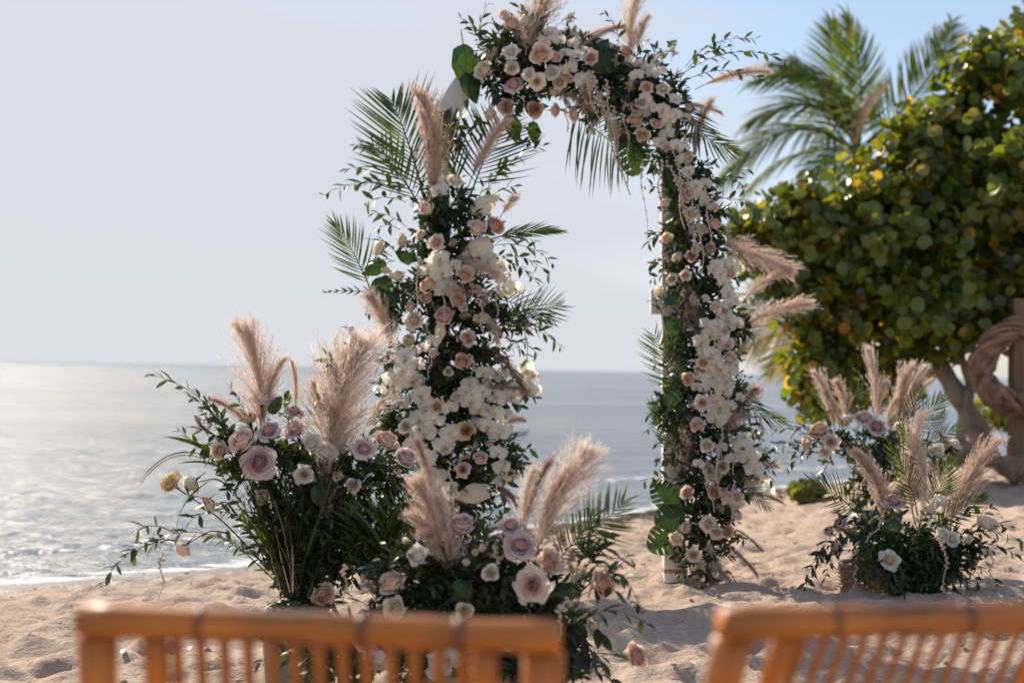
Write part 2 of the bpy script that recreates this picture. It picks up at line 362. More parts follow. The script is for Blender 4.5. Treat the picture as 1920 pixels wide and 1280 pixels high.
for _ in range(5200):                                                     # heel and toe prints all over the beach
    cx, cy = rg_.uniform(-4.9, 5.4), rg_.uniform(0.8, 15.5)
    r = rg_.uniform(0.030, 0.095); dep = rg_.uniform(0.010, 0.028); ang = rg_.uniform(0, PI); el = rg_.uniform(1.2, 2.2)
    i0, i1 = np.searchsorted(ys, [cy - 4 * r, cy + 4 * r]); j0, j1 = np.searchsorted(xs, [cx - 4 * r, cx + 4 * r])
    if i1 <= i0 or j1 <= j0: continue
    xx = X[i0:i1, j0:j1] - cx; yy = Y[i0:i1, j0:j1] - cy
    u = (xx * math.cos(ang) + yy * math.sin(ang)) / el; w = -xx * math.sin(ang) + yy * math.cos(ang)
    q = (u * u + w * w) / (r * r)
    bump[i0:i1, j0:j1] += dep * (-np.exp(-q * 1.3) + 0.55 * np.exp(-(np.sqrt(q) - 1.45) ** 2 * 5))
Z = Z + bump * smooth((D + 0.05) / 1.2)
def ground(x, y):
    j = int(np.clip(np.searchsorted(xs, x), 0, len(xs) - 1)); i = int(np.clip(np.searchsorted(ys, y), 0, len(ys) - 1))
    return float(Z[i, j])
mb = MB(); wetv = smooth((0.80 + 0.5 * vnoise(X, Y, 1.3, 9) - D) / 0.5)
nx, ny = len(xs), len(ys)
me = bpy.data.meshes.new('sand_beach')
V = np.stack([X.ravel(), Y.ravel(), Z.ravel()], 1)
ii = np.arange((ny - 1) * nx).reshape(ny - 1, nx)[:, :-1].ravel()
Q = np.stack([ii, ii + 1, ii + nx + 1, ii + nx], 1).astype(np.int32)
me.vertices.add(len(V)); me.vertices.foreach_set('co', V.ravel())
me.loops.add(Q.size); me.loops.foreach_set('vertex_index', Q.ravel())
me.polygons.add(len(Q)); me.polygons.foreach_set('loop_start', np.arange(0, Q.size, 4, dtype=np.int32)); me.polygons.foreach_set('use_smooth', np.ones(len(Q), bool))
at_ = me.attributes.new('tone', 'FLOAT', 'POINT'); at_.data.foreach_set('value', wetv.ravel())
me.update(calc_edges=True); me.materials.append(M_['sand'])
o = link('sand_beach', me); o['kind'] = 'structure'
# sea
wx = np.concatenate([-np.geomspace(6, 5000, 22)[::-1], np.arange(-5.8, 12, 0.12), np.geomspace(12, 5000, 20)])
wy = np.concatenate([np.linspace(-40, 3.8, 10), np.arange(4, 24, 0.12), np.geomspace(24, 7000, 34)])
WX, WY = np.meshgrid(wx, wy); WD = -shore_dist(WX, WY)
WZ = np.full(WX.shape, WATER) + smooth(WD / 1.0) * (0.030 * vnoise(WX * 0.4, WY, 1.3, 11) + 0.012 * vnoise(WX, WY, 3.1, 12)) * (WY < 24) * (np.abs(WX) < 12)
# low swell running in along the beach
WZ += 0.035 * np.exp(-((WD - 1.6 - 1.0 * vnoise(WX, WY, 0.5, 13)) / 0.28) ** 2) * (WY < 24)
fo = np.clip(np.exp(-((WD - 0.12) / 0.20) ** 2) + 0.8 * np.exp(-((WD - 1.45 - 1.0 * vnoise(WX, WY, 0.5, 13)) / 0.2) ** 2), 0, 1)
reef = np.exp(-((WY - (95 + 8 * vnoise(WX, WY, 0.03, 3))) / 3.0) ** 2) * 0.7 * (WX > 5)
mb = MB(); mb.add(np.stack([WX.ravel(), WY.ravel(), WZ.ravel()], 1), grid_faces(len(wx), len(wy)), 0, np.maximum(fo, reef).ravel())
o = link('sea', mb.mesh('sea', M_['water'])); o['kind'] = 'structure'

# ------------------------------------------------------------------ botanical shapes
LEAF_S = np.array([0.0, 0.22, 0.5, 0.78, 1.0]); LEAF_W = np.array([0.05, 0.72, 1.0, 0.62, 0.0])
LEAF_F = [(0, 1, 4, 3), (1, 2, 5, 4), (3, 4, 7, 6), (4, 5, 8, 7), (6, 7, 10, 9), (7, 8, 11, 10), (9, 10, 12), (10, 11, 12)]
def leaf_V(L, W, fold=0.25, curl=0.15):
    """pointed leaf along +Z from the origin, upper face +Y"""
    V = []
    for s, w in zip(LEAF_S[:-1], LEAF_W[:-1]):
        y = -curl * L * s * s
        V += [(-w * W / 2, y + fold * w * W / 2, s * L), (0, y, s * L), (w * W / 2, y + fold * w * W / 2, s * L)]
    V.append((0, -curl * L, L))
    return np.array(V)
def sprig_into(mb, M, L, leaf, n=None, bulge=0.12, seed=0, wr=0.36, matl=0, mats=1, stem_r=0.0016):
    """leafy shoot: origin to (0,0,L), arching towards local +Y"""
    r = random.Random(seed); n = n or max(6, int(L / (leaf * 0.34)))
    P = []
    for k in range(9):
        t = k / 8; P.append(Vector((0.04 * L * math.sin(t * 5 + seed), bulge * L * 4 * t * (1 - t), t * L)))
    tmp = MB(); tube(tmp, P, [stem_r * (1.3 - 0.9 * k / 8) for k in range(9)], 3, mats, 0, False)
    for V, in zip(tmp.v): mb.add(xf(V, M), [tuple(q) for q in tmp.f], mats)
    for i in range(n):
        t = 0.10 + 0.90 * (i + r.uniform(-.3, .3)) / n; t = min(max(t, 0.02), 1); u = t * 8; k = min(int(u), 7)
        p = P[k].lerp(P[k + 1], u - k); ax = (P[k + 1] - P[k]).normalized()
        a = i * 2.4 + r.uniform(-.5, .5); side = Vector((math.cos(a), 0.75 * math.sin(a), 0)); side = (side - ax * side.dot(ax)).normalized()
        sp = r.uniform(0.5, 1.15) if t < 0.97 else 0.1
        d = ax * math.cos(sp) + side * math.sin(sp) + Vector((0, -0.10, 0))
        l = leaf * r.uniform(0.65, 1.12) * (1 if t < .85 else .72)
        lm = frame(p, d, Vector((r.uniform(-.8, .8), 1, r.uniform(-.3, .8))))
        mb.add(xf(leaf_V(l, l * wr * r.uniform(.85, 1.15), r.uniform(.1, .5), r.uniform(-.05, .3)), M @ lm), LEAF_F, matl)

def frond_mesh(name, L, pairs=22, ll=0.42, bend=(0.0, 0.12), seed=0, m='palm', w=0.024, sides=(1, -1), a0=62, a1=18, droop=0.12, t0=0.18):
    """feather palm frond, leaflets left and right of the rachis, face +Y"""
    r = random.Random(seed); mb = MB(); P = []
    for k in range(13):
        t = k / 12; q = 4 * t * (1 - t); P.append(Vector((bend[0] * L * q, bend[1] * L * q, t * L)))
    tube(mb, P, [max(0.0012, 0.012 * L * (1 - 0.85 * k / 12)) for k in range(13)], 5, 1, 0, False)
    for i in range(pairs):
        for s in sides:
            t = t0 + (1 - t0) * (i + r.uniform(-.25, .25)) / (pairs - 1); t = min(max(t, 0.05), 1)
            u = t * 12; k = min(int(u), 11); p = P[k].lerp(P[k + 1], u - k); ax = (P[k + 1] - P[k]).normalized()
            env = math.sin(PI * min(1, (t * 0.86 + 0.14))) ** 0.55 if t < 0.99 else .45
            l = ll * L * max(0.3, env) * r.uniform(.88, 1.06)
            ang = math.radians(a0 + (a1 - a0) * t + r.uniform(-5, 5)); side = Vector((s, 0.28 * r.uniform(.3, 1.4), 0)); side = (side - ax * side.dot(ax)).normalized()
            d = ax * math.cos(ang) + side * math.sin(ang)
            nrm = Vector((0, 1, 0)); nrm = (nrm - d * nrm.dot(d)).normalized(); wd = d.cross(nrm)
            V = []; W = w * L * r.uniform(.8, 1.1)
            for ss, ww in ((0, .35), (.3, 1.0), (.65, .75), (1.0, 0.02)):
                c = p + d * (l * ss) - nrm * (droop * l * ss * ss) + ax * (0.10 * l * ss * ss)
                V += [c - wd * W * ww / 2 - nrm * 0.25 * W * ww, c + nrm * 0.12 * W * ww, c + wd * W * ww / 2 - nrm * 0.25 * W * ww]
            mb.add([tuple(v) for v in V], grid_faces(3, 4), 0)
    return mb.mesh(name, [M_[m], M_['stem' if m != 'palm_y' else 'straw']])

def plume_mesh(name, seed, matname='pampas', fat=0.16, nb=90, hairs=34, droop=0.08, start=0.12, stalk=True, loose=1.0):
    """feathery grass plume from origin to (0,0,1), tip nodding away from +Y"""
    r = random.Random(seed); g = np.random.default_rng(seed); mb = MB(); P = []
    for k in range(11):
        t = k / 10; P.append(Vector((0.02 * math.sin(3 * t + seed), droop * 4 * t * (1 - t), t)))
    tube(mb, P, [0.008 * (1 - 0.8 * k / 10) for k in range(11)], 4, 1, 0, False)
    W = 0.0028
    VV = []; CC = []; nf = 0
    for i in range(nb):
        t = start + (0.90 - start) * (i / nb) ** 1.15; u = t * 10; k = min(int(u), 9); p = P[k].lerp(P[k + 1], u - k); ax = (P[k + 1] - P[k]).normalized()
        a = r.uniform(0, 2 * PI); side = Vector((math.cos(a), math.sin(a), 0))
        bl = min(0.36 * r.uniform(.75, 1.25), (1.04 - t) * r.uniform(.7, 1.05)) * (0.75 + 0.5 * math.sin(PI * t)); tone = r.uniform(0.1, 1)
        sp = math.radians(r.uniform(5, 26)) * loose * fat / 0.16 * (1.25 - t)
        pts = []; d = ax * math.cos(sp) + side * math.sin(sp)
        for s in np.linspace(0, 1, 5):
            pts.append(p + d * (bl * s) + side * (0.045 * loose * s * s * fat / .16 * (1.3 - t)) - Vector((0, 0.05 * s * s * bl * 2, 0)))
        pts = np.array([tuple(q) for q in pts])
        for h in range(hairs):
            s = g.uniform(0.05, 1.0) * 4; kk = min(int(s), 3); q = pts[kk] + (pts[kk + 1] - pts[kk]) * (s - kk)
            hd = g.normal(size=3) * 0.42 + np.array(tuple(d)) * 1.0; hd /= np.linalg.norm(hd)
            hl = g.uniform(0.03, 0.075) * max(.8, fat / .16)
            wv = np.cross(hd, g.normal(size=3)); wv /= np.linalg.norm(wv) + 1e-9
            q2 = q + hd * hl * 0.55 + np.array((0, -0.002, 0)); q3 = q + hd * hl + g.normal(size=3) * 0.004
            VV += [q - wv * W / 2, q + wv * W / 2, q2 + wv * W / 2, q2 - wv * W / 2, q3]
            CC += [tone * .7, tone * .7, tone, tone, 1.0]; nf += 1
        # the branchlet itself
        b0 = pts; wv = np.array((-math.sin(a), math.cos(a), 0)) * W * .6
        for s in range(4):
            VV += [b0[s] - wv, b0[s] + wv, b0[s + 1] + wv, b0[s + 1] - wv, b0[s + 1] + wv * .1]; CC += [0.1] * 5; nf += 1
    Fc = []
    for k in range(nf): o = 5 * k; Fc += [(o, o + 1, o + 2, o + 3), (o + 3, o + 2, o + 4)]
    mb.add(np.array(VV), Fc, 0, np.array(CC))
    return mb.mesh(name, [M_[matname], M_['straw']])

def rose_mesh(name, petals, kind, seed, sepals=True):
    """bloom facing +Z, about 1 across"""
    r = random.Random(seed); mb = MB(); nu, nv = 7, 6
    n = {'open': 32, 'cup': 22, 'bud': 12}[kind]
    for i in range(n):
        o = i / (n - 1)
        if kind == 'open': R = 0.04 + 0.37 * o ** 1.05; H = 0.42 - 0.08 * o; flare = max(0, o - .35) * .36; hw = 1.8 - 1.1 * o
        elif kind == 'cup': R = 0.05 + 0.36 * o ** 0.9; H = 0.50 - 0.10 * o; flare = max(0, o - .6) * .42; hw = 1.9 - 1.0 * o
        else: R = 0.05 + 0.24 * o ** 0.8; H = 0.66 - 0.12 * o; flare = max(0, o - .75) * .5; hw = 2.0 - 0.9 * o
        a = i * 2.399 + r.uniform(-.2, .2); V = []; C = []
        ph = r.uniform(0, 6); ruf = 0.018 + 0.028 * o
        for v in range(nv):
            tv = v / (nv - 1)
            for u in range(nu):
                tu = u / (nu - 1) * 2 - 1; edge = 1 - 0.28 * abs(tu) ** 2.5
                th = a + tu * hw * (0.35 + 0.65 * math.sin(tv * PI / 2) ** .8)
                rr = R * (math.sin(min(tv * 1.25, 1) * PI / 2) ** .75) * (1 + 0.06 * tu) + flare * max(0, tv - .55) ** 1.4 * 1.5
                rr += ruf * math.sin(4 * tu + ph) * tv * tv
                z = H * tv * edge - flare * max(0, tv - .62) * 1.0 + 0.012 * math.sin(5 * tu + ph) * tv - (0.10 * o if kind == 'open' else 0.06 * o) - flare * 1.2 * max(0, tv - .7)
                V.append((rr * math.cos(th), rr * math.sin(th), z)); C.append(min(1, o * .75 + .30 * tv * o + .12 * tv))
        mb.add(V, grid_faces(nu, nv), 0, C)
    if sepals:
        for k in range(5):
            a = k * 1.257; d = Vector((math.cos(a) * .8, math.sin(a) * .8, 0.25 if kind != 'bud' else .8))
            mb.add(xf(leaf_V(.30, .10), frame(Vector((0, 0, -.1 if kind == 'open' else -.02)), d, (0, 0, 1))), LEAF_F, 1)
        tube(mb, [(0, 0, -.55), (0, 0, -.3), (0, 0, -.05)], [.022, .025, .07], 6, 1)
    return mb.mesh(name, [petals, M_['stem']])

def petal_patch(mb, M, L, W, cup, back, n=5, mat=0, c0=0.4, tipw=0.0, ruffle=0.0, ph=0.0):
    """rounded petal along +Z, face +Y"""
    V = []; C = []
    for v in range(n):
        tv = v / (n - 1); w = W * (math.sin(PI * (0.12 + 0.80 * tv) ** 1.0) ** .7) * (1 if v < n - 1 else .55)
        for u in range(n):
            tu = u / (n - 1) * 2 - 1
            V.append((tu * w / 2, cup * W * tu * tu - back * L * tv * tv + ruffle * math.sin(5 * tu + ph) * tv, L * tv * (1 - 0.10 * tu * tu * tv))); C.append(c0 + (1 - c0) * tv)
    mb.add(xf(np.array(V), M), grid_faces(n, n), mat, np.array(C))
def orchid_mesh(name, seed):
    r = random.Random(seed); mb = MB()
    for ang, L, W in ((90, .46, .30), (210, .44, .28), (330, .44, .28)):          # sepals behind
        a = math.radians(ang + r.uniform(-6, 6)); d = Vector((math.cos(a), math.sin(a), .02))
        petal_patch(mb, frame(Vector((0, 0, -.02)), d, (0, 0, 1)), L, W, .10, .15, ruffle=.01, ph=r.uniform(0, 6))
    for ang in (18, 162):                                                          # the two broad petals
        a = math.radians(ang + r.uniform(-5, 5)); d = Vector((math.cos(a), math.sin(a), .10))
        petal_patch(mb, frame(Vector((0, 0, .015)), d, (0, 0, 1)), .50, .50, .12, .18, 6, ruffle=.015, ph=r.uniform(0, 6))
    petal_patch(mb, frame(Vector((0, -.02, .03)), Vector((0, -.7, .7)), (0, 0, 1)), .20, .14, .5, .3, 4, 1, 0)
    for s in (-1, 1): petal_patch(mb, frame(Vector((s * .02, -.02, .03)), Vector((s * .7, -.1, .8)), (0, 0, 1)), .12, .10, .5, .1, 4, 1, .3)
    return mb.mesh(name, [M_['white'], M_['lip']])
OCT_V = np.array([(1, 0, 0), (-1, 0, 0), (0, 1, 0), (0, -1, 0), (0, 0, 1), (0, 0, -1)], float)
OCT_F = [(0, 2, 4), (2, 1, 4), (1, 3, 4), (3, 0, 4), (2, 0, 5), (1, 2, 5), (3, 1, 5), (0, 3, 5)]
def astilbe_mesh(name, seed, m='astilbe'):
    """airy spray of tiny florets, origin to about z=1"""
    g = np.random.default_rng(seed); mb = MB()
    for b in range(26):
        t = g.uniform(.15, .9); a = g.uniform(0, 2 * PI); L = .42 * (1.1 - t); d = np.array((math.cos(a) * .75, math.sin(a) * .75, .75)); p = np.array((0, 0, t))
        tube(mb, [tuple(p), tuple(p + d * L)], [.006, .003], 3, 1, 0, False)
        for k in range(18):
            s = g.uniform(.1, 1.05); c = p + d * L * s + g.normal(size=3) * .022 - np.array((0, 0, .06 * s * s)); r = g.uniform(.010, .022)
            mb.add(OCT_V * r * g.uniform(.7, 1.3, 3) + c, OCT_F, 0, g.uniform(0, 1))
    tube(mb, [(0, 0, 0), (0, .01, .5), (0, 0, .95)], [.010, .008, .004], 3, 1, 0, False)
    return mb.mesh(name, [M_[m], M_['stem']])
def strand_mesh(name, L, r0, seed, sway=(0.0, 0.0)):
    """knobbly hanging tassel from the origin down to z=-L"""
    g = np.random.default_rng(seed); mb = MB(); n = int(L / (r0 * .62)); P = []
    f = lambda t: np.array((sway[0] * math.sin(PI * t) + .006 * math.sin(9 * t + seed), sway[1] * math.sin(PI * t), -L * t))
    tube(mb, [tuple(f(t)) for t in np.linspace(0, 1, 12)], r0 * .22, 3, 0, .3, False)
    for k in range(n):
        t = k / n; a = k * 2.4; rr = r0 * (1.0 - .65 * t) * (1 + .35 * math.sin(k * .55 + seed)) * g.uniform(.8, 1.2)
        c = f(t) + np.array((math.cos(a), math.sin(a), 0)) * rr * .55
        mb.add(OCT_V * rr * np.array((.62, .62, .5)) + c, OCT_F, 0, g.uniform(0, 1))
    return mb.mesh(name, [M_['strand']], True)
def monstera_mesh(name, seed, slit=True, m='mon', tilt=.22):
    r = random.Random(seed); mb = MB(); nu, nv = 15, 29; V = []; keep = []
    for v in range(nv):
        tv = v / (nv - 1); w = 0.46 * (math.sin(PI * min(1, (tv * .93 + .06)) ** .75) ** .62) if slit else 0.34 * math.sin(PI * min(1, tv * .96 + .035) ** .68) ** .8 * (1 - .25 * tv)
        for u in range(nu):
            tu = u / (nu - 1) * 2 - 1
            V.append((tu * w, -.30 * tv * tv - .10 * tu * tu + .02 * math.sin(9 * tv + 3 * tu) + .015 * math.cos(26 * tv) * abs(tu), tv * .95 + tilt * abs(tu) * (1 - tv) - .20 * abs(tu) * (1 if tv < .1 else (.1 - min(tv, .2) + .1) * 5 if tv < .2 else 0)))
    Fc = []
    for i in range(nv - 1):
        for j in range(nu - 1):
            tu = abs((j + .5) / (nu - 1) * 2 - 1); tv = (i + .5) / (nv - 1)
            if slit and tu > .42 and .14 < tv < .93 and (i % 5) == 2: continue
            Fc.append((i * nu + j, i * nu + j + 1, (i + 1) * nu + j + 1, (i + 1) * nu + j))
    mb.add(V, Fc, 0, .6)
    tube(mb, [(0, -.004, -.35), (0, -.004, 0), (0, -.10, .55), (0, -.27, .93)], [.014, .013, .009, .003], 5, 1)
    return mb.mesh(name, [M_[m], M_['stem'] if m == 'mon' else M_['straw']])

ROSE = {}
for colr in ('blush', 'pink', 'mauve', 'peach', 'cream', 'white', 'yellow'):
    for kind in ('open', 'cup', 'bud'):
        ROSE[colr, kind] = [rose_mesh('rose_' + colr + '_' + kind, M_[colr], kind, 10 * k + len(colr)) for k in range(2)]
ORCH = [orchid_mesh('orchid', k) for k in range(4)]
PLUME = {'n': [plume_mesh('pampas_plume', k, 'pampas', .115, 110, 44, .07, loose=.8) for k in range(3)],
         'f': [plume_mesh('fluffy_plume', 10 + k, 'pampas', .23, 140, 56, .05, .05, loose=1.0) for k in range(2)],
         'fp': [plume_mesh('fluffy_pale_plume', 40 + k, 'pampas_pale', .25, 140, 56, .05, .05, loose=1.05) for k in range(2)],
         'p': [plume_mesh('pale_plume', 20 + k, 'pampas_pale', .12, 100, 44, .05, loose=.8) for k in range(3)],
         'b': [plume_mesh('brown_plume', 30 + k, 'pampas_brown', .09, 70, 34, .05, loose=.7) for k in range(2)]}
ASTI = [astilbe_mesh('astilbe_spray', k) for k in range(3)]
MONS = [monstera_mesh('monstera_leaf', k) for k in range(2)]
BIGL = [monstera_mesh('broad_leaf', 5, False)]
CREAML = [monstera_mesh('bleached_leaf', 7, False, 'cream_leaf', .1)]

TOCAM = Vector((0, -1, 0)); UP = Vector((0, 0, 1))
class Arr:
    """a flower arrangement: every bloom, plume, frond and shoot is a part of it"""
    def __init__(s, root, Yc, blobs, leaf=0.062, seed=0):
        s.root = root; s.Yc = Yc; s.blobs = blobs; s.leaf = leaf; s.k = seed * 100; s.mid = None
    def depth(s, x, y, off=0.0):
        best = s.Yc - 0.02
        for b in s.blobs:
            q = ((x - b[0]) / b[2]) ** 2 + ((y - b[1]) / b[3]) ** 2
            if q < 1: best = min(best, s.Yc - px(min(b[2], b[3]), s.Yc) * 0.9 * math.sqrt(1 - q))
        return best + off
    def out(s, x, y):
        """outward direction at a pixel, from the nearest clump's middle"""
        b = min(s.blobs, key=lambda b: ((x - b[0]) / b[2]) ** 2 + ((y - b[1]) / b[3]) ** 2)
        u = (x - b[0]) / b[2]; w = -(y - b[1]) / b[3]; q = min(u * u + w * w, 1)
        return Vector((u * .8, -math.sqrt(1.15 - q) - .10, w * .8 + .22)).normalized()
    def rose(s, x, y, size, colr='blush', kind='open', d=None, name='rose', off=-0.02, label=None):
        s.k += 1; Y = s.depth(x, y, off); p = at(x, y, Y)
        o = Vector(d) if d else s.out(x, y) + Vector((rnd(-.25, .25), 0, rnd(-.15, .35)))
        sz = px(size, Y) * (1.0 if kind == 'open' else 1.15 if kind == 'cup' else 1.45)
        ob = link(name, random.Random(s.k).choice(ROSE[colr, kind]), s.root, frame(p, o, (math.cos(s.k), .3, math.sin(s.k)), sz))
        if label: ob['label'] = label
        return ob
    def orchid(s, x, y, size, d=None, off=-0.03, more=True):
        size *= 1.12
        if more and random.random() < .55: s.orchid(x + rnd(-20, 20), y + rnd(-20, 20), size * .82, None, off + .01, False)
        s.k += 1; Y = s.depth(x, y, off); o = Vector(d) if d else s.out(x, y) * .8 + Vector((rnd(-.35, .35), -.5, rnd(-.3, .2)))
        return link('orchid', ORCH[s.k % 4], s.root, frame(at(x, y, Y), o, (rnd(-.45, .45), 0, 1), px(size, Y)))
    def plume(s, x0, y0, x1, y1, kind='n', dz=-0.05, w=1.0, label=None):
        s.k += 1; Y0 = s.depth(x0, y0, 0.06); p0, p1 = at(x0, y0, Y0), at(x1, y1, s.Yc + dz)
        z = p1 - p0; hint = UP if abs(z.normalized().z) < .8 else Vector((-1 if x1 > x0 else 1, 0, .1))
        M = frame(p0, z, hint, z.length) @ Matrix.Diagonal((w, w, 1, 1))
        ob = link('pampas_plume', PLUME[kind][s.k % len(PLUME[kind])], s.root, M)
        if label: ob['label'] = label
        return ob
    def frond(s, x0, y0, x1, y1, nrm=(0.1, -1, .35), dz=-0.06, y0off=0.05, **k):
        s.k += 1; p0, p1 = at(x0, y0, s.depth(x0, y0, y0off)), at(x1, y1, s.Yc + dz); z = p1 - p0
        me = frond_mesh('palm_frond', z.length, seed=s.k, **k)
        return link('palm_frond', me, s.root, frame(p0, z, nrm))
    def sprig(s, x0, y0, x1, y1, bulge=.14, dz=-0.08, leaf=None, m='ruscus', n=None, hint=None, stem='twig'):
        s.k += 1; p0, p1 = at(x0, y0, s.depth(x0, y0, 0.05)), at(x1, y1, s.Yc + dz); z = p1 - p0
        mb = MB(); sprig_into(mb, Matrix(), z.length, leaf or s.leaf, n, bulge, s.k)
        h = Vector(hint) if hint else (UP if abs(z.normalized().z) < .8 else Vector((1 if x1 < x0 else -1, -.2, .2)))
        return link('leafy_sprig', mb.mesh('leafy_sprig', [M_[m], M_[stem]]), s.root, frame(p0, z, h))
    def strand(s, x0, y0, x1, y1, r=6, off=-0.07):
        s.k += 1; Y = s.depth(x0, y0, off); p0, p1 = at(x0, y0, Y), at(x1, y1, Y + .01); z = p0 - p1
        return link('amaranthus_strand', strand_mesh('amaranthus_strand', z.length, px(r, Y), s.k, (px(rnd(-5, 5), Y), 0)), s.root, frame(p0, z, TOCAM))
    def astilbe(s, x, y, size, ang=None, off=-0.02):
        s.k += 1; Y = s.depth(x, y, off); d = s.out(x, y) + Vector((rnd(-.5, .5), 0, rnd(-.4, .6)))
        if ang is not None: d = Vector((math.cos(math.radians(ang)), -.3, math.sin(math.radians(ang))))
        d.normalize(); L = px(size, Y)
        return link('astilbe_spray', ASTI[s.k % 3], s.root, frame(at(x, y, Y) - d * L * .5, d, TOCAM, L))
    def broad(s, x, y, size, ang, kind='mon', off=-0.03, name='monstera_leaf', nrm=(0.2, -1, .3)):
        s.k += 1; Y = s.depth(x, y, off); a = math.radians(ang); d = Vector((math.cos(a), -.15, math.sin(a))); L = px(size, Y)
        me = {'mon': MONS[s.k % 2], 'big': BIGL[0], 'cream': CREAML[0]}[kind]
        return link(name, me, s.root, frame(at(x, y, Y) - d.normalized() * L * .45, d, nrm, L))
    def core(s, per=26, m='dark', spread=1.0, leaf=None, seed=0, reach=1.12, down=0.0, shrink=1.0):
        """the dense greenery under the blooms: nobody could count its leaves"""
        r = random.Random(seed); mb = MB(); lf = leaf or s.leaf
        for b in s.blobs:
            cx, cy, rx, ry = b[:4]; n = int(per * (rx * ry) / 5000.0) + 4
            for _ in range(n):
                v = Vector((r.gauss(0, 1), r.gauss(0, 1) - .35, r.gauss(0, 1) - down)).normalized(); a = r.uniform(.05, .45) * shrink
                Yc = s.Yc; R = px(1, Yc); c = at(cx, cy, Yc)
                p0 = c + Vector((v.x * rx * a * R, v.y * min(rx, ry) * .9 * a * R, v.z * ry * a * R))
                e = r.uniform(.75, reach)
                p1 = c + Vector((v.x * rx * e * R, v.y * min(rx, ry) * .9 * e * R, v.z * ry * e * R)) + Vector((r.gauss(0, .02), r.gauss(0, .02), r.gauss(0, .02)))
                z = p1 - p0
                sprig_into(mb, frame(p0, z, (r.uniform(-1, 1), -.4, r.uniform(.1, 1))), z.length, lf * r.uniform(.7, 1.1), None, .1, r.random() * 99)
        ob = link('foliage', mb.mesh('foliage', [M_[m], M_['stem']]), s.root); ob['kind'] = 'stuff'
        return ob

# ------------------------------------------------------------------ the arch
YA = 6.75
a0 = at(1038, 297, YA); R_out = px(238, YA); BW = px(40, YA); AD = 0.11
zb = ground(a0.x + R_out, YA) - 0.03
arch = thing('wedding_arch', 'tall round-topped white painted wooden wedding arch standing in the sand under the flowers', 'wedding arch', (a0.x, YA, zb + .03))
mb = MB(); V = []; n = 40; Fc = []
for k in range(n + 1):
    a = PI * k / n
    for rr, yy in ((R_out, -AD / 2), (R_out, AD / 2), (R_out - BW, AD / 2), (R_out - BW, -AD / 2)):
        V.append((a0.x - rr * math.cos(a), YA + yy, a0.z + rr * math.sin(a)))
for k in range(n):
    for j in range(4): Fc.append((4 * k + j, 4 * k + (j + 1) % 4, 4 * k + 4 + (j + 1) % 4, 4 * k + 4 + j))
mb.add(V, Fc); link('curved_top', mb.mesh('curved_top', M_['paint'], False), arch)
for s in (-1, 1):
    cx = a0.x + s * (R_out - BW / 2); gz = ground(cx, YA) - .05
    mb = MB(); box(mb, (cx, YA, (gz + a0.z - .003) / 2), (BW, AD, a0.z - .003 - gz), bev=.004); link('post', mb.mesh('post', M_['paint'], False), arch)
    mb = MB(); box(mb, (cx, YA, gz + .055), (BW + .004, AD + .004, .018)); link('raw_edge', mb.mesh('raw_edge', M_['rawwood'], False), arch)
    mb = MB(); c = at(1232 if s > 0 else 838, 570, YA); box(mb, (cx - s * BW * .55, YA, c.z), (BW * .9, AD * .7, px(46, YA)), bev=.004)
    link('bracket', mb.mesh('bracket', M_['paint'], False), arch)
    for zz in (.35, .9, 1.5):
        mb = MB(); box(mb, (cx, YA - AD / 2 - .0015, gz + zz), (BW * .98, .004, .004)); link('joint', mb.mesh('joint', M_['rawwood'], False), arch)

arch.rotation_euler = (0, math.radians(-1.3), 0); arch.location.x += px(20, YA)

# garland over the top and down the right post
TB = [(1095, 92, 46, 34), (1150, 112, 50, 38), (1248, 780, 34, 44), (1400, 860, 44, 50), (1385, 620, 34, 44), (1130, 205, 50, 34), (950, 100, 66, 72), (1005, 105, 76, 85), (1065, 130, 62, 65), (922, 150, 42, 52), (985, 180, 62, 40), (1110, 150, 50, 52), (1150, 165, 55, 58), (1200, 160, 58, 66), (1248, 190, 58, 70), (1200, 240, 62, 50), (1255, 285, 56, 52), (1288, 345, 64, 58),
      (1298, 400, 72, 55), (1303, 455, 78, 55), (1305, 510, 80, 56), (1315, 565, 78, 56), (1318, 620, 82, 56), (1322, 680, 88, 56), (1322, 740, 92, 56), (1325, 800, 90, 56), (1328, 860, 88, 56), (1332, 915, 84, 52), (1322, 980, 76, 54), (1318, 1045, 58, 50)]
g1 = thing('flower_garland', 'dense garland of white orchids, roses and pampas over the arch top and right post', 'flower garland', (a0.x + .45, 6.62, ground(.76, 6.6)))
A = Arr(g1, 6.62, TB, .062, 1)
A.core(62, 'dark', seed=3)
R = lambda *a: A.rose(*a)
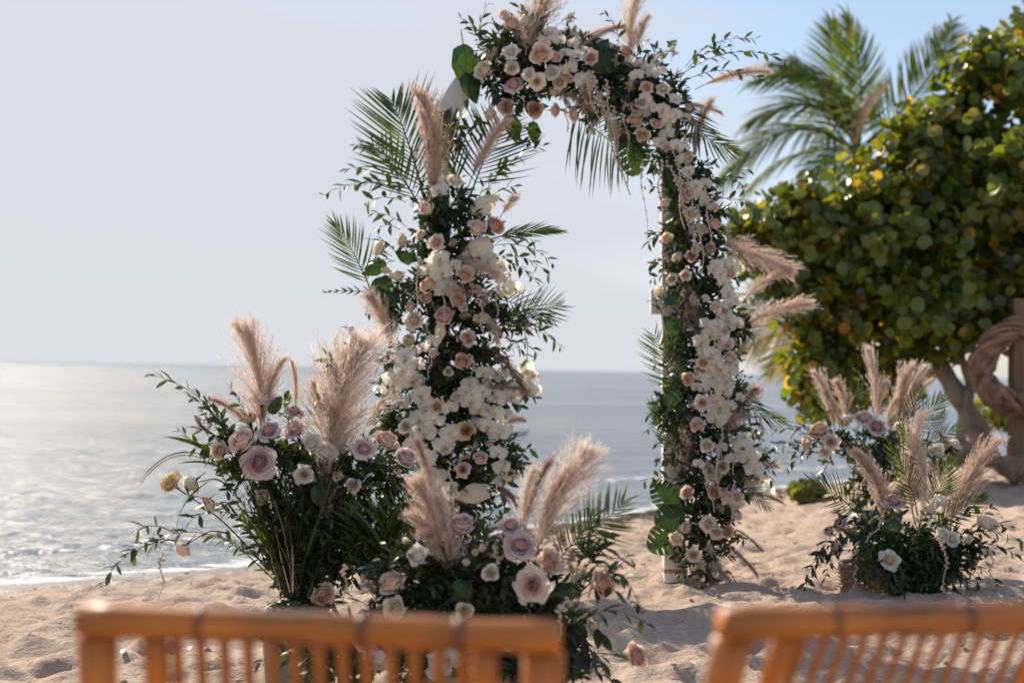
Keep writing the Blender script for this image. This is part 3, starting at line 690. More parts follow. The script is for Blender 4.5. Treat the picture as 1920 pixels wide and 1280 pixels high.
for q in [(946, 38, 24, 'blush', 'bud'), (957, 50, 36, 'blush', 'cup'), (985, 43, 36, 'white', 'open'), (958, 99, 34, 'white', 'open'), (960, 128, 30, 'white', 'open'), (910, 135, 36, 'cream', 'cup'), (965, 163, 42, 'pink', 'open'),
          (1014, 104, 42, 'peach', 'cup'), (1039, 110, 26, 'pink', 'cup'), (1007, 153, 36, 'cream', 'open'), (919, 205, 26, 'blush', 'bud'), (952, 201, 32, 'blush', 'cup'), (1003, 204, 32, 'peach', 'cup'), (1036, 207, 26, 'pink', 'cup'),
          (992, 140, 28, 'white', 'open'), (1036, 137, 32, 'white', 'open'), (1108, 108, 32, 'blush', 'open'), (1050, 155, 32, 'cream', 'open'), (1172, 100, 26, 'pink', 'cup'), (1244, 169, 30, 'blush', 'open'), (1212, 165, 28, 'pink', 'open'),
          (1190, 230, 30, 'peach', 'cup'), (1205, 255, 28, 'cream', 'cup'), (1230, 234, 26, 'pink', 'open'), (1154, 252, 26, 'cream', 'cup'), (1080, 215, 26, 'blush', 'cup'), (1252, 449, 24, 'peach', 'cup'), (1252, 385, 20, 'blush', 'bud'),
          (1272, 485, 22, 'cream', 'cup'), (1337, 425, 28, 'pink', 'cup'), (1314, 433, 24, 'cream', 'cup'), (1296, 480, 22, 'pink', 'cup'), (1285, 517, 22, 'blush', 'cup'), (1241, 551, 28, 'cream', 'cup'), (1260, 523, 24, 'cream', 'open'),
          (1342, 576, 24, 'peach', 'open'), (1295, 402, 28, 'cream', 'open'), (1318, 680, 30, 'peach', 'open'), (1367, 674, 28, 'blush', 'cup'), (1292, 709, 26, 'peach', 'cup'), (1317, 755, 34, 'blush', 'open'), (1309, 799, 28, 'blush', 'cup'),
          (1326, 836, 30, 'cream', 'open'), (1338, 896, 30, 'cream', 'cup'), (1354, 874, 26, 'cream', 'cup'), (1338, 924, 28, 'peach', 'cup'), (1352, 926, 22, 'peach', 'bud'), (1290, 924, 26, 'blush', 'cup'), (1381, 932, 30, 'blush', 'open'),
          (1327, 982, 34, 'cream', 'open'), (1344, 998, 28, 'blush', 'open'), (1362, 996, 24, 'pink', 'cup'), (1270, 1007, 28, 'blush', 'cup'), (1291, 989, 24, 'cream', 'bud'), (1300, 1041, 30, 'cream', 'open'), (1378, 967, 24, 'blush', 'cup')]: R(*q)
for x, y, z in [(1095, 151, 42), (1068, 130, 34), (1050, 76, 26), (1033, 76, 24), (1022, 84, 22), (1075, 83, 26), (1084, 104, 28), (1060, 100, 26), (1201, 122, 28), (1194, 142, 30), (1240, 133, 26), (1266, 187, 28), (1219, 201, 30), (1251, 252, 32),
                (1237, 270, 30), (1255, 223, 30), (1268, 214, 26), (1295, 230, 26), (1270, 273, 32), (1222, 140, 26), (1210, 185, 26), (1243, 205, 28), (1282, 300, 30), (1290, 322, 28), (1311, 366, 32), (1324, 382, 32), (1306, 348, 28),
                (1350, 513, 30), (1357, 530, 32), (1364, 549, 34), (1367, 570, 34), (1360, 590, 32), (1372, 500, 28), (1344, 497, 28), (1387, 503, 26), (1380, 608, 34), (1314, 641, 36), (1324, 608, 30), (1344, 610, 32), (1350, 630, 34),
                (1360, 648, 36), (1334, 664, 36), (1341, 683, 34), (1367, 696, 36), (1337, 706, 36), (1314, 707, 28), (1331, 722, 30), (1360, 715, 36), (1356, 734, 38), (1345, 750, 30), (1349, 767, 42), (1342, 787, 40), (1392, 838, 38),
                (1403, 860, 40), (1414, 880, 40), (1428, 900, 38), (1442, 926, 34), (1396, 820, 30), (1370, 760, 26), (1372, 860, 28), (1310, 870, 24), (1365, 940, 28)]: A.orchid(x, y, z)
for x0, y0, x1, y1, k, w in [(985, 105, 1036, -22, 'f', 1.2), (1000, 100, 1022, -10, 'n', 1.3), (1082, 78, 1168, 50, 'n', 1), (1183, 108, 1194, -14, 'f', 1.0), (1195, 105, 1215, 30, 'p', 1.5), (1085, 90, 1168, 48, 'p', .9), (1302, 168, 1438, 133, 'n', 1), (1010, 165, 1112, 207, 'n', 1.2), (1150, 180, 1218, 222, 'n', 1.1), (1268, 196, 1352, 212, 'n', 1),
                             (1303, 312, 1332, 190, 'n', 1.1), (1286, 512, 1312, 630, 'f', 1.0), (1340, 455, 1484, 508, 'f', .75), (1388, 570, 1468, 512, 'n', 1.2), (1370, 634, 1517, 568, 'n', 1.3), (1278, 415, 1300, 478, 'f', 1), (1284, 890, 1296, 785, 'f', .7),
                             (1352, 822, 1416, 728, 'f', .9), (1348, 908, 1455, 872, 'n', 1.1), (1378, 922, 1466, 940, 'b', 1.1), (1366, 985, 1428, 1030, 'b', 1), (1336, 1005, 1420, 1076, 'b', 1.1), (1325, 1010, 1388, 1106, 'n', 1.3), (1300, 1020, 1300, 1105, 'p', 1.5), (1320, 1010, 1345, 1108, 'p', 1.4)]:
    A.plume(x0, y0, x1, y1, k, w=w)
for q in [(1050, 205, 1178, 300, dict(bend=(.05, .02), ll=.75, nrm=(0.1, -1, .1), a0=75, a1=45, sides=(1, -1), pairs=20)), (1285, 170, 1382, 285, dict(bend=(-.22, .04), ll=.40, pairs=22)),
          (1228, 270, 1278, 478, dict(ll=.22, pairs=30, bend=(.05, .05), a0=30, a1=8)), (1264, 745, 1228, 630, dict(ll=.55, pairs=16, a0=70, a1=35)), (1380, 695, 1465, 790, dict(bend=(-.2, .0), ll=.45, pairs=14, a0=50)),
          (1265, 860, 1225, 760, dict(ll=.4, pairs=14, m='palm')), (1375, 900, 1440, 950, dict(ll=.45, pairs=12))]: A.frond(*q[:4], **q[4])
for x0, y0, x1, y1 in [(1275, 140, 1482, 117), (1285, 125, 1422, 72), (1290, 150, 1445, 158), (1290, 130, 1380, 88), (1160, 90, 1128, 22), (908, 80, 918, 3), (905, 75, 857, 32), (905, 90, 872, 48), (985, 40, 965, 8), (1240, 120, 1262, 72), (1225, 110, 1230, 85), (905, 180, 872, 190),
                       (1245, 360, 1205, 352), (1245, 440, 1213, 462), (1245, 500, 1215, 500), (1345, 352, 1412, 318), (1350, 372, 1420, 402), (1350, 330, 1400, 360), (1245, 620, 1222, 690), (1240, 590, 1222, 560), (1265, 900, 1202, 906), (1270, 880, 1225, 862), (1260, 790, 1210, 812), (1262, 780, 1218, 772),
                       (1280, 1060, 1265, 1112), (1310, 1070, 1330, 1112), (1350, 1070, 1400, 1108), (1380, 880, 1440, 860), (1380, 870, 1450, 905), (1380, 780, 1430, 800), (1000, 240, 990, 275), (985, 240, 960, 262), (1365, 850, 1430, 820), (1385, 905, 1455, 880), (1300, 560, 1340, 540), (1330, 640, 1290, 620)]:
    A.sprig(x0, y0, x1, y1)
for q in [(1108, 133, 1183, 367, 6), (1115, 150, 1165, 330, 6), (1262, 277, 1292, 440, 5), (1255, 310, 1307, 482, 6), (1305, 385, 1317, 512, 5), (1203, 300, 1219, 461, 3), (1372, 815, 1376, 890, 5), (1431, 780, 1434, 855, 4), (1285, 250, 1298, 400, 5), (1352, 800, 1350, 870, 5), (1375, 900, 1370, 985, 5), (1100, 160, 1128, 260, 4)]: A.strand(*q)
for q in [(921, 104, 44, 60), (1068, 36, 40, 60), (1154, 115, 34, 80), (1200, 60, 44, 80), (1130, 205, 50, -70), (1090, 200, 50, -60), (1110, 235, 50, -80), (1146, 225, 46, -70), (1262, 95, 40, 80), (1327, 874, 36, 90), (1350, 950, 34, -60), (1180, 200, 46, -50), (1390, 350, 34, 20), (1340, 1060, 46, -80), (1310, 1085, 40, -90), (1060, 185, 40, -60), (1300, 560, 34, 90)]: A.astilbe(*q)
for q in [(874, 118, 84, -80, 'big', -.02, 'broad_leaf'), (884, 160, 60, -60, 'big', -.01, 'broad_leaf'), (1133, 110, 62, 20, 'mon'), (1130, 90, 44, 60, 'big', -.02, 'broad_leaf'), (964, 235, 56, -70, 'big', .02, 'broad_leaf'), (1003, 246, 42, -80, 'big', .02, 'broad_leaf'), (1190, 285, 78, -75, 'mon', -.01),
          (1266, 745, 52, 60, 'big', -.02, 'broad_leaf'), (1250, 928, 62, 120, 'mon'), (1256, 968, 56, 200, 'mon'), (1246, 1010, 66, 215, 'mon'), (1262, 610, 46, 120, 'big', -.01, 'broad_leaf'), (1262, 560, 40, 200, 'big', -.01, 'broad_leaf')]: A.broad(*q)
for x, y, l in [(1135, 150, 150), (1150, 200, 110), (1170, 215, 90), (1275, 300, 130), (1290, 330, 150), (1320, 350, 110), (1240, 300, 120), (1345, 560, 80), (1325, 600, 70), (1360, 700, 90), (1330, 720, 80), (1345, 840, 90), (1320, 880, 80), (1065, 190, 60), (1365, 420, 70)]: A.strand(x, y, x + rnd(2, 22), y + l, rnd(4, 6), -.08)
for x, y, z in [(1070, 60, 44), (1100, 175, 50), (1125, 190, 50), (1160, 240, 50), (1180, 160, 44), (1232, 110, 44), (1300, 260, 44), (1330, 470, 44), (1380, 480, 40), (1385, 660, 44), (1395, 780, 44), (1300, 760, 36), (1400, 900, 46), (1330, 1030, 50), (1350, 1075, 54), (1315, 1060, 50)]: A.astilbe(x, y, z)
for _ in range(26):
    x, y = random.choice([(rnd(1180, 1290), rnd(120, 300)), (rnd(1275, 1350), rnd(330, 480)), (rnd(1300, 1390), rnd(500, 900)), (rnd(1010, 1110), rnd(70, 190))])
    A.rose(x, y, rnd(15, 22), random.choice(['white', 'white', 'cream', 'blush']), 'cup', name='small_blossom')

# garland on the left post
LB = [(755, 690, 55, 50), (955, 745, 46, 40), (750, 800, 62, 52), (940, 850, 58, 52), (940, 600, 48, 44), (735, 560, 44, 46), (842, 385, 72, 56), (848, 440, 92, 62), (838, 500, 108, 60), (842, 560, 104, 60), (850, 620, 100, 60), (850, 680, 102, 60), (848, 740, 112, 60), (850, 800, 114, 60), (850, 860, 114, 60), (842, 920, 110, 58), (838, 985, 105, 58), (835, 1045, 85, 50)]
g2 = thing('flower_garland', 'bushy flower garland on the left post with orchids, roses and one tall pink pampas plume', 'flower garland', (a0.x - .5, 6.60, ground(-.3, 6.6)))
A = Arr(g2, 6.60, LB, .066, 2)
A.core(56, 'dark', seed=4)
R = lambda *a: A.rose(*a)
for q in [(806, 395, 32, 'blush', 'bud'), (852, 341, 36, 'cream', 'open'), (893, 432, 36, 'blush', 'cup'), (924, 427, 38, 'pink', 'cup'), (760, 452, 28, 'cream', 'cup'), (718, 470, 34, 'cream', 'cup'), (744, 523, 30, 'cream', 'cup'), (731, 508, 18, 'cream', 'bud'), (819, 455, 36, 'blush', 'open'),
          (872, 516, 34, 'peach', 'cup'), (806, 538, 34, 'peach', 'cup'), (858, 564, 30, 'blush', 'cup'), (834, 597, 38, 'pink', 'cup'), (778, 603, 40, 'blush', 'open'), (866, 680, 32, 'peach', 'cup'), (875, 635, 30, 'blush', 'cup'), (819, 762, 36, 'peach', 'open'), (875, 807, 34, 'peach', 'cup'),
          (847, 920, 34, 'cream', 'cup'), (800, 560, 24, 'blush', 'cup'), (868, 880, 32, 'blush', 'open'), (900, 860, 26, 'pink', 'cup'), (905, 600, 26, 'cream', 'cup'), (770, 640, 26, 'cream', 'cup'), (760, 800, 28, 'cream', 'cup'), (735, 620, 24, 'blush', 'cup')]: R(*q)
for x, y, z in [(824, 358, 38), (823, 488, 44), (828, 512, 46), (832, 543, 46), (803, 508, 36), (915, 485, 38), (938, 499, 34), (943, 523, 40), (962, 542, 44), (850, 500, 34), (759, 669, 46), (780, 684, 40), (756, 696, 42), (738, 722, 46), (772, 716, 44), (750, 754, 42), (790, 741, 46), (800, 762, 40),
                (844, 765, 34), (788, 787, 48), (814, 787, 48), (796, 812, 48), (844, 812, 42), (831, 837, 44), (985, 695, 42), (998, 705, 36), (990, 731, 42), (1005, 731, 34), (960, 745, 38), (930, 745, 42), (883, 754, 44), (899, 768, 44), (926, 776, 42), (946, 781, 38), (935, 815, 42), (934, 850, 36), (940, 876, 36),
                (942, 902, 38), (800, 860, 44), (794, 892, 40), (820, 892, 40), (905, 735, 38), (915, 800, 38), (770, 840, 38), (812, 640, 30), (880, 720, 34), (905, 700, 34), (940, 705, 34)]: A.orchid(x, y, z)
for x0, y0, x1, y1, k, w in [(803, 385, 787, 176, 'n', 1.5), (800, 375, 792, 215, 'n', 1.1), (875, 352, 952, 226, 'n', 1.1), (849, 482, 930, 514, 'f', .8), (742, 662, 694, 552, 'f', .8), (905, 590, 935, 640, 'n', 1.2), (912, 648, 980, 732, 'b', 1.5), (865, 737, 968, 727, 'b', 1.0), (925, 905, 970, 950, 'b', 1.4), (940, 800, 984, 788, 'n', 1), (885, 560, 850, 540, 'f', 1), (935, 410, 970, 370, 'n', 1)]:
    A.plume(x0, y0, x1, y1, k, w=w, dz=-.20)
for q in [(800, 390, 735, 190, dict(dz=.10, ll=.62, pairs=20, a0=62, a1=20)), (795, 400, 700, 270, dict(dz=.08, ll=.5, pairs=16, a0=60, a1=25)), (698, 550, 632, 422, dict(ll=.50, pairs=18, a0=55, a1=18)), (760, 560, 610, 547, dict(ll=.12, pairs=10)), (915, 450, 1050, 433, dict(ll=.32, pairs=18, a0=30, a1=10)),
          (945, 605, 1048, 572, dict(ll=.60, pairs=14, a0=60, a1=25)), (880, 372, 938, 232, dict(dz=.10, ll=.70, pairs=18, a0=70, a1=35)), (930, 560, 1035, 600, dict(ll=.4, pairs=14)), (930, 840, 985, 810, dict(ll=.4, pairs=10)), (860, 380, 830, 200, dict(dz=.12, ll=.35, pairs=18, a0=30))]: A.frond(*q[:4], **q[4])
for x0, y0, x1, y1 in [(780, 360, 598, 372), (770, 350, 640, 320), (765, 345, 655, 270), (760, 370, 650, 350), (760, 380, 680, 385), (760, 425, 690, 402), (750, 430, 705, 430), (745, 475, 688, 450), (740, 490, 690, 500), (925, 460, 1042, 500), (930, 455, 1010, 455), (935, 490, 1016, 545), (940, 480, 1030, 520),
                       (905, 380, 1035, 268), (900, 370, 960, 300), (905, 385, 975, 350), (880, 215, 905, 265), (850, 300, 870, 215), (855, 290, 895, 240), (870, 300, 855, 225), (945, 600, 1057, 660), (945, 590, 1035, 610), (950, 620, 1040, 640), (945, 640, 1010, 665), (935, 630, 990, 680), (730, 600, 700, 560), (745, 700, 705, 660),
                       (750, 740, 700, 720), (745, 800, 690, 790), (950, 720, 1005, 752), (930, 930, 975, 945), (930, 910, 950, 940), (760, 820, 735, 850), (900, 880, 945, 930), (800, 690, 830, 720), (860, 600, 890, 660), (870, 640, 850, 700), (770, 540, 740, 570)]:
    A.sprig(x0, y0, x1, y1)
for q in [(782, 482, 777, 592, 6), (775, 590, 775, 658, 3), (800, 600, 812, 655, 3), (812, 655, 804, 710, 4), (902, 560, 906, 628, 6), (884, 665, 881, 735, 4), (841, 865, 843, 910, 6), (930, 540, 932, 600, 4), (990, 600, 992, 680, 4), (835, 540, 838, 600, 4), (796, 760, 800, 820, 5)]: A.strand(*q)
for q in [(908, 557, 54, 40), (890, 545, 44, 120), (780, 290, 40, 90), (848, 455, 34, 20), (866, 858, 44, 20), (885, 840, 36, 50), (816, 325, 50, 100), (910, 760, 40, -60), (890, 790, 40, -70), (870, 590, 36, 0)]: A.astilbe(*q)
for q in [(908, 383, 64, 40, 'cream', -.04, 'bleached_leaf'), (893, 462, 60, 200, 'cream', -.04, 'bleached_leaf'), (884, 924, 62, 190, 'cream', -.04, 'bleached_leaf'), (826, 624, 34, -90, 'cream', -.04, 'bleached_leaf'), (702, 500, 52, 200, 'big', 0, 'broad_leaf'), (712, 535, 56, 215, 'big', 0, 'broad_leaf'), (728, 560, 50, 200, 'big', 0, 'broad_leaf'),
          (735, 690, 44, 130, 'big', 0, 'broad_leaf'), (725, 735, 44, 180, 'big', 0, 'broad_leaf'), (760, 480, 40, 140, 'big', 0, 'broad_leaf')]: A.broad(*q)
for _ in range(14): A.rose(rnd(760, 930), rnd(440, 900), rnd(15, 22), random.choice(['white', 'cream', 'blush']), 'cup', name='small_blossom')

# ------------------------------------------------------------------ vase arrangements
def lathe(prof, n=24):
    mb = MB(); V = []
    for r, z in prof:
        for k in range(n): V.append((r * math.cos(2 * PI * k / n), r * math.sin(2 * PI * k / n), z))
    mb.add(V, [(i * n + k, i * n + (k + 1) % n, (i + 1) * n + (k + 1) % n, (i + 1) * n + k) for i in range(len(prof) - 1) for k in range(n)]); return mb
def stems(A, cx, cy, tops, n, Yc, spread, m='blade', name='stem_bundle', w=.004):
    """upright stalks and grass rising out of the container"""
    mb = MB()
    for _ in range(n):
        x1, y1 = tops(); p0 = at(cx + rnd(-spread, spread), cy, Yc + rnd(-.06, .06)); p1 = at(x1, y1, Yc + rnd(-.16, .16))
        z = p1 - p0; L = z.length; V = []
        for s, ww in ((0, 1), (.35, 1), (.7, .7), (1, .05)):
            c = Vector((0, .10 * L * 4 * s * (1 - s) * .5, s * L)); V += [tuple(c - Vector((w * ww, 0, 0))), tuple(c + Vector((w * ww, 0, 0)))]
        mb.add(xf(np.array(V), frame(p0, z, (rnd(-1, 1), -.3, .5))), grid_faces(2, 4), 0)
    ob = link(name, mb.mesh(name, [M_[m]]), A.root); ob['kind'] = 'stuff'
def blade(A, x0, y0, x1, y1, bulge=.15, w=8, m='blade'):
    p0, p1 = at(x0, y0, A.Yc), at(x1, y1, A.Yc - .1); z = p1 - p0; L = z.length; W = px(w, A.Yc); mb = MB(); V = []
    for k in range(9):
        s = k / 8; ww = W * math.sin(PI * (0.08 + .92 * s)) ** .6 / 2 + .0005; c = np.array((0, bulge * L * 4 * s * (1 - s), s * L))
        V += [c - (ww, 0, 0), c + (0, -.25 * ww, 0), c + (ww, 0, 0)]
    mb.add(np.array(V), grid_faces(3, 9)); h = UP if abs(z.normalized().z) < .8 else Vector((1 if x1 < x0 else -1, 0, 0))
    link('grass_blade', mb.mesh('grass_blade', M_[m]), A.root, frame(p0, z, h + Vector((0, -.7, 0))))

def twig(A, x0, y0, x1, y1):
    p0, p1 = at(x0, y0, A.Yc), at(x1, y1, A.Yc - .01); mb = MB(); m_ = (p0 + p1) / 2 + Vector((0, 0, .02))
    tube(mb, spline([p0, m_, p1], 8), [.0032 - .0002 * k for k in range(9)], 5); link('twig', mb.mesh('twig', M_['twig']), A.root)
# tall arrangement, left
YL = 4.05
c = at(560, 1125, YL); gl = ground(c.x, c.y)
ar = thing('vase_arrangement', 'tall loose arrangement of mauve roses and fluffy pampas in a grey pot at the left', 'flower arrangement', (c.x, c.y, gl))
A = Arr(ar, YL, [(500, 860, 75, 70), (590, 880, 80, 75), (665, 880, 72, 60), (545, 950, 66, 72), (620, 970, 85, 80), (570, 1035, 66, 70), (575, 1085, 62, 45), (640, 1030, 70, 60), (430, 850, 50, 45), (720, 900, 60, 50), (560, 1108, 60, 26), (700, 985, 75, 65), (665, 1060, 60, 45), (765, 965, 62, 58), (745, 1040, 55, 50)], .044, 3)
ph = c.z - .012 - gl
mb = lathe([(0, 0), (.070, 0), (.088, .05), (.098, ph * .6), (.088, ph - .01), (.094, ph), (.088, ph), (.082, ph - .03), (0, ph - .03)]); link('pot', mb.mesh('pot', M_['pot']), ar, Matrix.Translation((c.x, c.y, gl)))
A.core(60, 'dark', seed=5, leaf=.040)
stems(A, 560, 1118, lambda: (rnd(440, 700), rnd(830, 980)), 220, YL, 22, 'dark')
stems(A, 560, 1118, lambda: (rnd(420, 640), rnd(850, 1000)), 60, YL, 25, 'blade', 'grass_bundle', .0022)
stems(A, 545, 1110, lambda: (rnd(450, 560), rnd(900, 960)), 9, YL - .08, 20, 'straw', 'dry_stalks', .0018)
R = lambda x, y, s, c_, k, l=None: A.rose(x, y, s, c_, k, label=l)
for q in [(492, 756, 42, 'blush', 'cup'), (505, 811, 50, 'mauve', 'open'), (556, 811, 60, 'mauve', 'open'), (551, 775, 40, 'mauve', 'open'), (458, 830, 52, 'pink', 'cup'), (414, 845, 34, 'blush', 'cup'), (366, 900, 40, 'white', 'cup'),
          (570, 889, 40, 'white', 'open'), (610, 851, 40, 'white', 'cup'), (585, 832, 34, 'white', 'cup'), (682, 845, 50, 'mauve', 'open'), (720, 834, 50, 'pink', 'cup'), (760, 866, 48, 'mauve', 'cup'), (663, 908, 28, 'cream', 'cup'), (636, 891, 22, 'cream', 'bud'), (496, 933, 30, 'cream', 'cup'),
          (400, 946, 30, 'cream', 'cup'), (349, 1022, 38, 'peach', 'cup'), (606, 1110, 44, 'blush', 'cup'), (470, 790, 34, 'blush', 'cup'), (392, 935, 24, 'blush', 'cup')]: R(*q)
A.rose(487, 868, 72, 'mauve', 'open', (-.15, -1, .35), label='largest mauve rose, wide open at the front')
A.rose(327, 910, 46, 'yellow', 'cup', (-.5, -.5, .5), label='straw-yellow rose nodding at the far left')
A.plume(488, 815, 462, 612, 'f', w=.95); A.plume(495, 810, 532, 672, 'n', w=1.2); A.plume(480, 815, 400, 748, 'n', w=1.2)
A.plume(625, 880, 672, 636, 'fp', w=1.25, label='biggest and fluffiest plume, pale and backlit'); A.plume(640, 850, 650, 665, 'fp', w=1.1); A.plume(690, 800, 722, 750, 'n', w=1); A.plume(552, 780, 548, 680, 'p', w=.8); A.plume(600, 780, 590, 715, 'p', w=1.6)
A.plume(612, 1010, 625, 800, 'f', w=.6); A.plume(707, 1060, 627, 925, 'b', w=1.1)
for x0, y0, x1, y1 in [(430, 830, 274, 700), (430, 840, 345, 740), (440, 830, 370, 770), (440, 860, 350, 800), (430, 870, 360, 840), (500, 1060, 345, 925), (450, 1030, 300, 1010), (330, 1010, 190, 1100), (330, 1015, 235, 1040), (330, 1000, 240, 1000), (640, 760, 598, 650), (660, 700, 656, 612), (640, 750, 615, 690),
                       (430, 900, 390, 860), (540, 800, 530, 745), (590, 800, 600, 740), (690, 870, 740, 900), (420, 960, 350, 985), (470, 1000, 410, 960), (430, 820, 400, 770), (700, 960, 660, 1000), (520, 940, 480, 990), (600, 930, 640, 990), (470, 900, 420, 930), (640, 1010, 600, 1060), (520, 1010, 470, 1040)]:
    A.sprig(x0, y0, x1, y1, leaf=.046)
for x0, y0, x1, y1 in [(540, 1100, 440, 960), (535, 1100, 420, 900), (530, 1090, 400, 1000), (545, 1105, 470, 930), (540, 1095, 450, 1030), (420, 900, 330, 800), (450, 880, 380, 740), (480, 860, 430, 720), (560, 1100, 500, 940)]: A.sprig(x0, y0, x1, y1, leaf=.044, bulge=.06)
for x0, y0, x1, y1 in [(560, 1118, 515, 1235), (590, 1118, 600, 1240), (530, 1118, 485, 1200), (610, 1118, 640, 1220), (570, 1118, 560, 1250), (545, 1118, 540, 1230), (600, 1118, 575, 1200)]: A.sprig(x0, y0, x1, y1, leaf=.05, dz=-.2)
for x0, y0, x1, y1 in [(505, 1070, 333, 914), (430, 1000, 354, 1018), (440, 920, 372, 903), (440, 960, 405, 948)]: twig(A, x0, y0, x1, y1)
for k in range(16): blade(A, 735 + rnd(-15, 20), 1070, 735 + rnd(-120, 80), rnd(915, 1000), rnd(.05, .2), 8)
blade(A, 440, 895, 308, 818, .15, 14); blade(A, 330, 990, 395, 900, .1, 12); blade(A, 400, 868, 256, 918, .30, 4, 'straw'); blade(A, 400, 864, 262, 900, .28, 4); blade(A, 540, 1100, 430, 930, .1, 6); blade(A, 440, 905, 330, 870, .2, 8)
for q in [(720, 1065, 640, 935), (725, 1065, 610, 950), (725, 1065, 680, 920), (735, 1065, 730, 915), (745, 1065, 765, 925), (730, 1065, 790, 940), (725, 1070, 600, 1010), (725, 1068, 620, 975), (740, 1065, 700, 930), (750, 1070, 800, 960)]: blade(A, *q, .12, 9)
A.strand(302, 1035, 300, 1125, 6); A.astilbe(380, 800, 60, 120); A.astilbe(620, 770, 70, 60); A.astilbe(400, 790, 50, 150)
for q in [(515, 760, 40, 60, 'big', -.03, 'broad_leaf'), (600, 930, 50, -60, 'big', -.03, 'broad_leaf')]: A.broad(*q)

# low arrangement, front centre
YF = 3.55
c = at(880, 1290, YF); gl = ground(c.x, c.y)
ar = thing('vase_arrangement', 'low wide arrangement of blush and mauve roses behind the left bamboo chair', 'flower arrangement', (c.x, c.y, gl))
A = Arr(ar, YF, [(830, 1090, 110, 75), (930, 1070, 90, 80), (1000, 1110, 80, 75), (880, 1170, 140, 90), (980, 1200, 120, 90), (780, 1150, 90, 70), (860, 1240, 170, 60), (740, 1060, 40, 40), (690, 1200, 90, 60), (610, 1245, 80, 45), (1040, 1230, 80, 60)], .046, 4)
mb = lathe([(0, 0), (.10, 0), (.13, .08), (.135, .14), (.12, .18), (.125, .19), (.11, .17), (0, .16)]); link('pot', mb.mesh('pot', M_['wicker']), ar, Matrix.Translation((c.x, c.y, gl)))
A.core(52, 'dark', seed=6, leaf=.044)
R = lambda x, y, s, c_, k, d=None, l=None: A.rose(x, y, s, c_, k, d, label=l)
for q in [(957, 988, 52, 'mauve', 'open', (0, -.7, .8)), (975, 1026, 68, 'mauve', 'open', (.1, -.8, .75)), (1026, 1056, 48, 'pink', 'cup', (.3, -.8, .5)), (737, 1100, 52, 'blush', 'cup', (-.3, -.6, .7)), (865, 991, 50, 'mauve', 'cup', (0, -.6, .8)), (1124, 1098, 50, 'peach', 'cup', (.5, -.7, .3)),
          (920, 1074, 32, 'cream', 'cup'), (786, 1043, 40, 'white', 'cup'), (741, 1138, 42, 'cream', 'cup'), (871, 1146, 34, 'cream', 'cup'), (1109, 1180, 46, 'cream', 'open'), (1184, 1232, 50, 'pink', 'cup', (.6, -.6, .3)), (954, 1206, 34, 'white', 'cup'), (835, 1010, 34, 'blush', 'cup'), (800, 1000, 36, 'pink', 'cup'), (680, 1200, 40, 'cream', 'cup')]: R(*q)
A.rose(999, 1096, 74, 'blush', 'open', (-.15, -1, .12), label='largest blush rose, facing the camera')
for x, y, z in [(840, 1235, 64), (862, 1215, 50), (825, 1260, 52), (900, 1260, 48), (750, 1190, 40), (700, 1230, 44)]: A.orchid(x, y, z)
A.plume(846, 1095, 784, 900, 'f', w=.75); A.plume(846, 1090, 770, 965, 'n', w=1.6); A.plume(850, 1085, 820, 930, 'f', w=.8); A.plume(1003, 1045, 1098, 842, 'fp', w=.85); A.plume(1010, 1040, 1064, 880, 'n', w=1.0); A.plume(985, 1000, 1028, 868, 'b', w=1.3); A.plume(806, 985, 784, 830, 'b', w=1.3)
A.plume(985, 1010, 1000, 880, 'p', w=1.2)
A.frond(1058, 1030, 1168, 940, ll=.50, pairs=18, a0=80, a1=30, bend=(-.05, .05), m='palm', w=.026); A.frond(1040, 1060, 1120, 960, ll=.4, pairs=14, a0=60, a1=30, w=.026)
for x0, y0, x1, y1, b in [(1070, 1190, 1155, 985, .1), (1080, 1120, 1140, 1010, .1), (1090, 1110, 1205, 1150, .4), (1080, 1140, 1200, 1050, .25), (1080, 1170, 1228, 1180, .2), (1100, 1120, 1190, 1090, .25), (1046, 1275, 1170, 1225, .1), (1060, 1250, 1150, 1280, .1), (1070, 1100, 1110, 1010, .1), (1060, 1140, 1090, 1230, .1), (1080, 1200, 1140, 1260, .1),
                          (760, 1120, 700, 1090, .1), (780, 1070, 740, 1010, .1), (900, 1040, 930, 980, .1), (700, 1180, 650, 1120, .2), (680, 1200, 620, 1160, .2), (900, 1100, 860, 1050, .1), (640, 1230, 560, 1200, .2), (1030, 1150, 1090, 1080, .1), (620, 1250, 470, 1250, .2), (600, 1240, 500, 1180, .2), (640, 1250, 540, 1150, .2)]:
    A.sprig(x0, y0, x1, y1, b, leaf=.050, m='dark')
for q in [(1040, 1250, 1180, 1230), (1040, 1150, 1106, 1178), (1050, 1100, 1120, 1098)]: twig(A, *q)
A.astilbe(1064, 1053, 70, 60); A.astilbe(1080, 1080, 60, 30); A.astilbe(930, 1040, 50, 100); A.astilbe(1050, 1020, 50, 80); A.astilbe(690, 1100, 70, 120)
A.strand(1062, 1120, 1046, 1220, 9); A.strand(650, 1060, 648, 1130, 6)
for x0, y0, x1, y1 in [(1080, 1060, 1150, 1030), (1090, 1090, 1165, 1120), (1080, 1150, 1130, 1200), (1070, 1180, 1110, 1260), (1090, 1060, 1130, 980)]: A.sprig(x0, y0, x1, y1, leaf=.066, m='dark')
for q in [(870, 1110, 60, -60, 'big', -.02, 'broad_leaf'), (1060, 1110, 60, 10, 'big', -.03, 'broad_leaf')]: A.broad(*q)
for x, y in [(892, 1040), (878, 1056), (780, 1060), (905, 1030), (762, 1020)]: A.rose(x, y, 16, 'cream', 'bud', name='small_bud')
for q in [(800, 1130, 770, 1060), (790, 1130, 740, 1080), (830, 1130, 800, 1090), (765, 1140, 720, 1120)]: blade(A, *q, .25, 8)

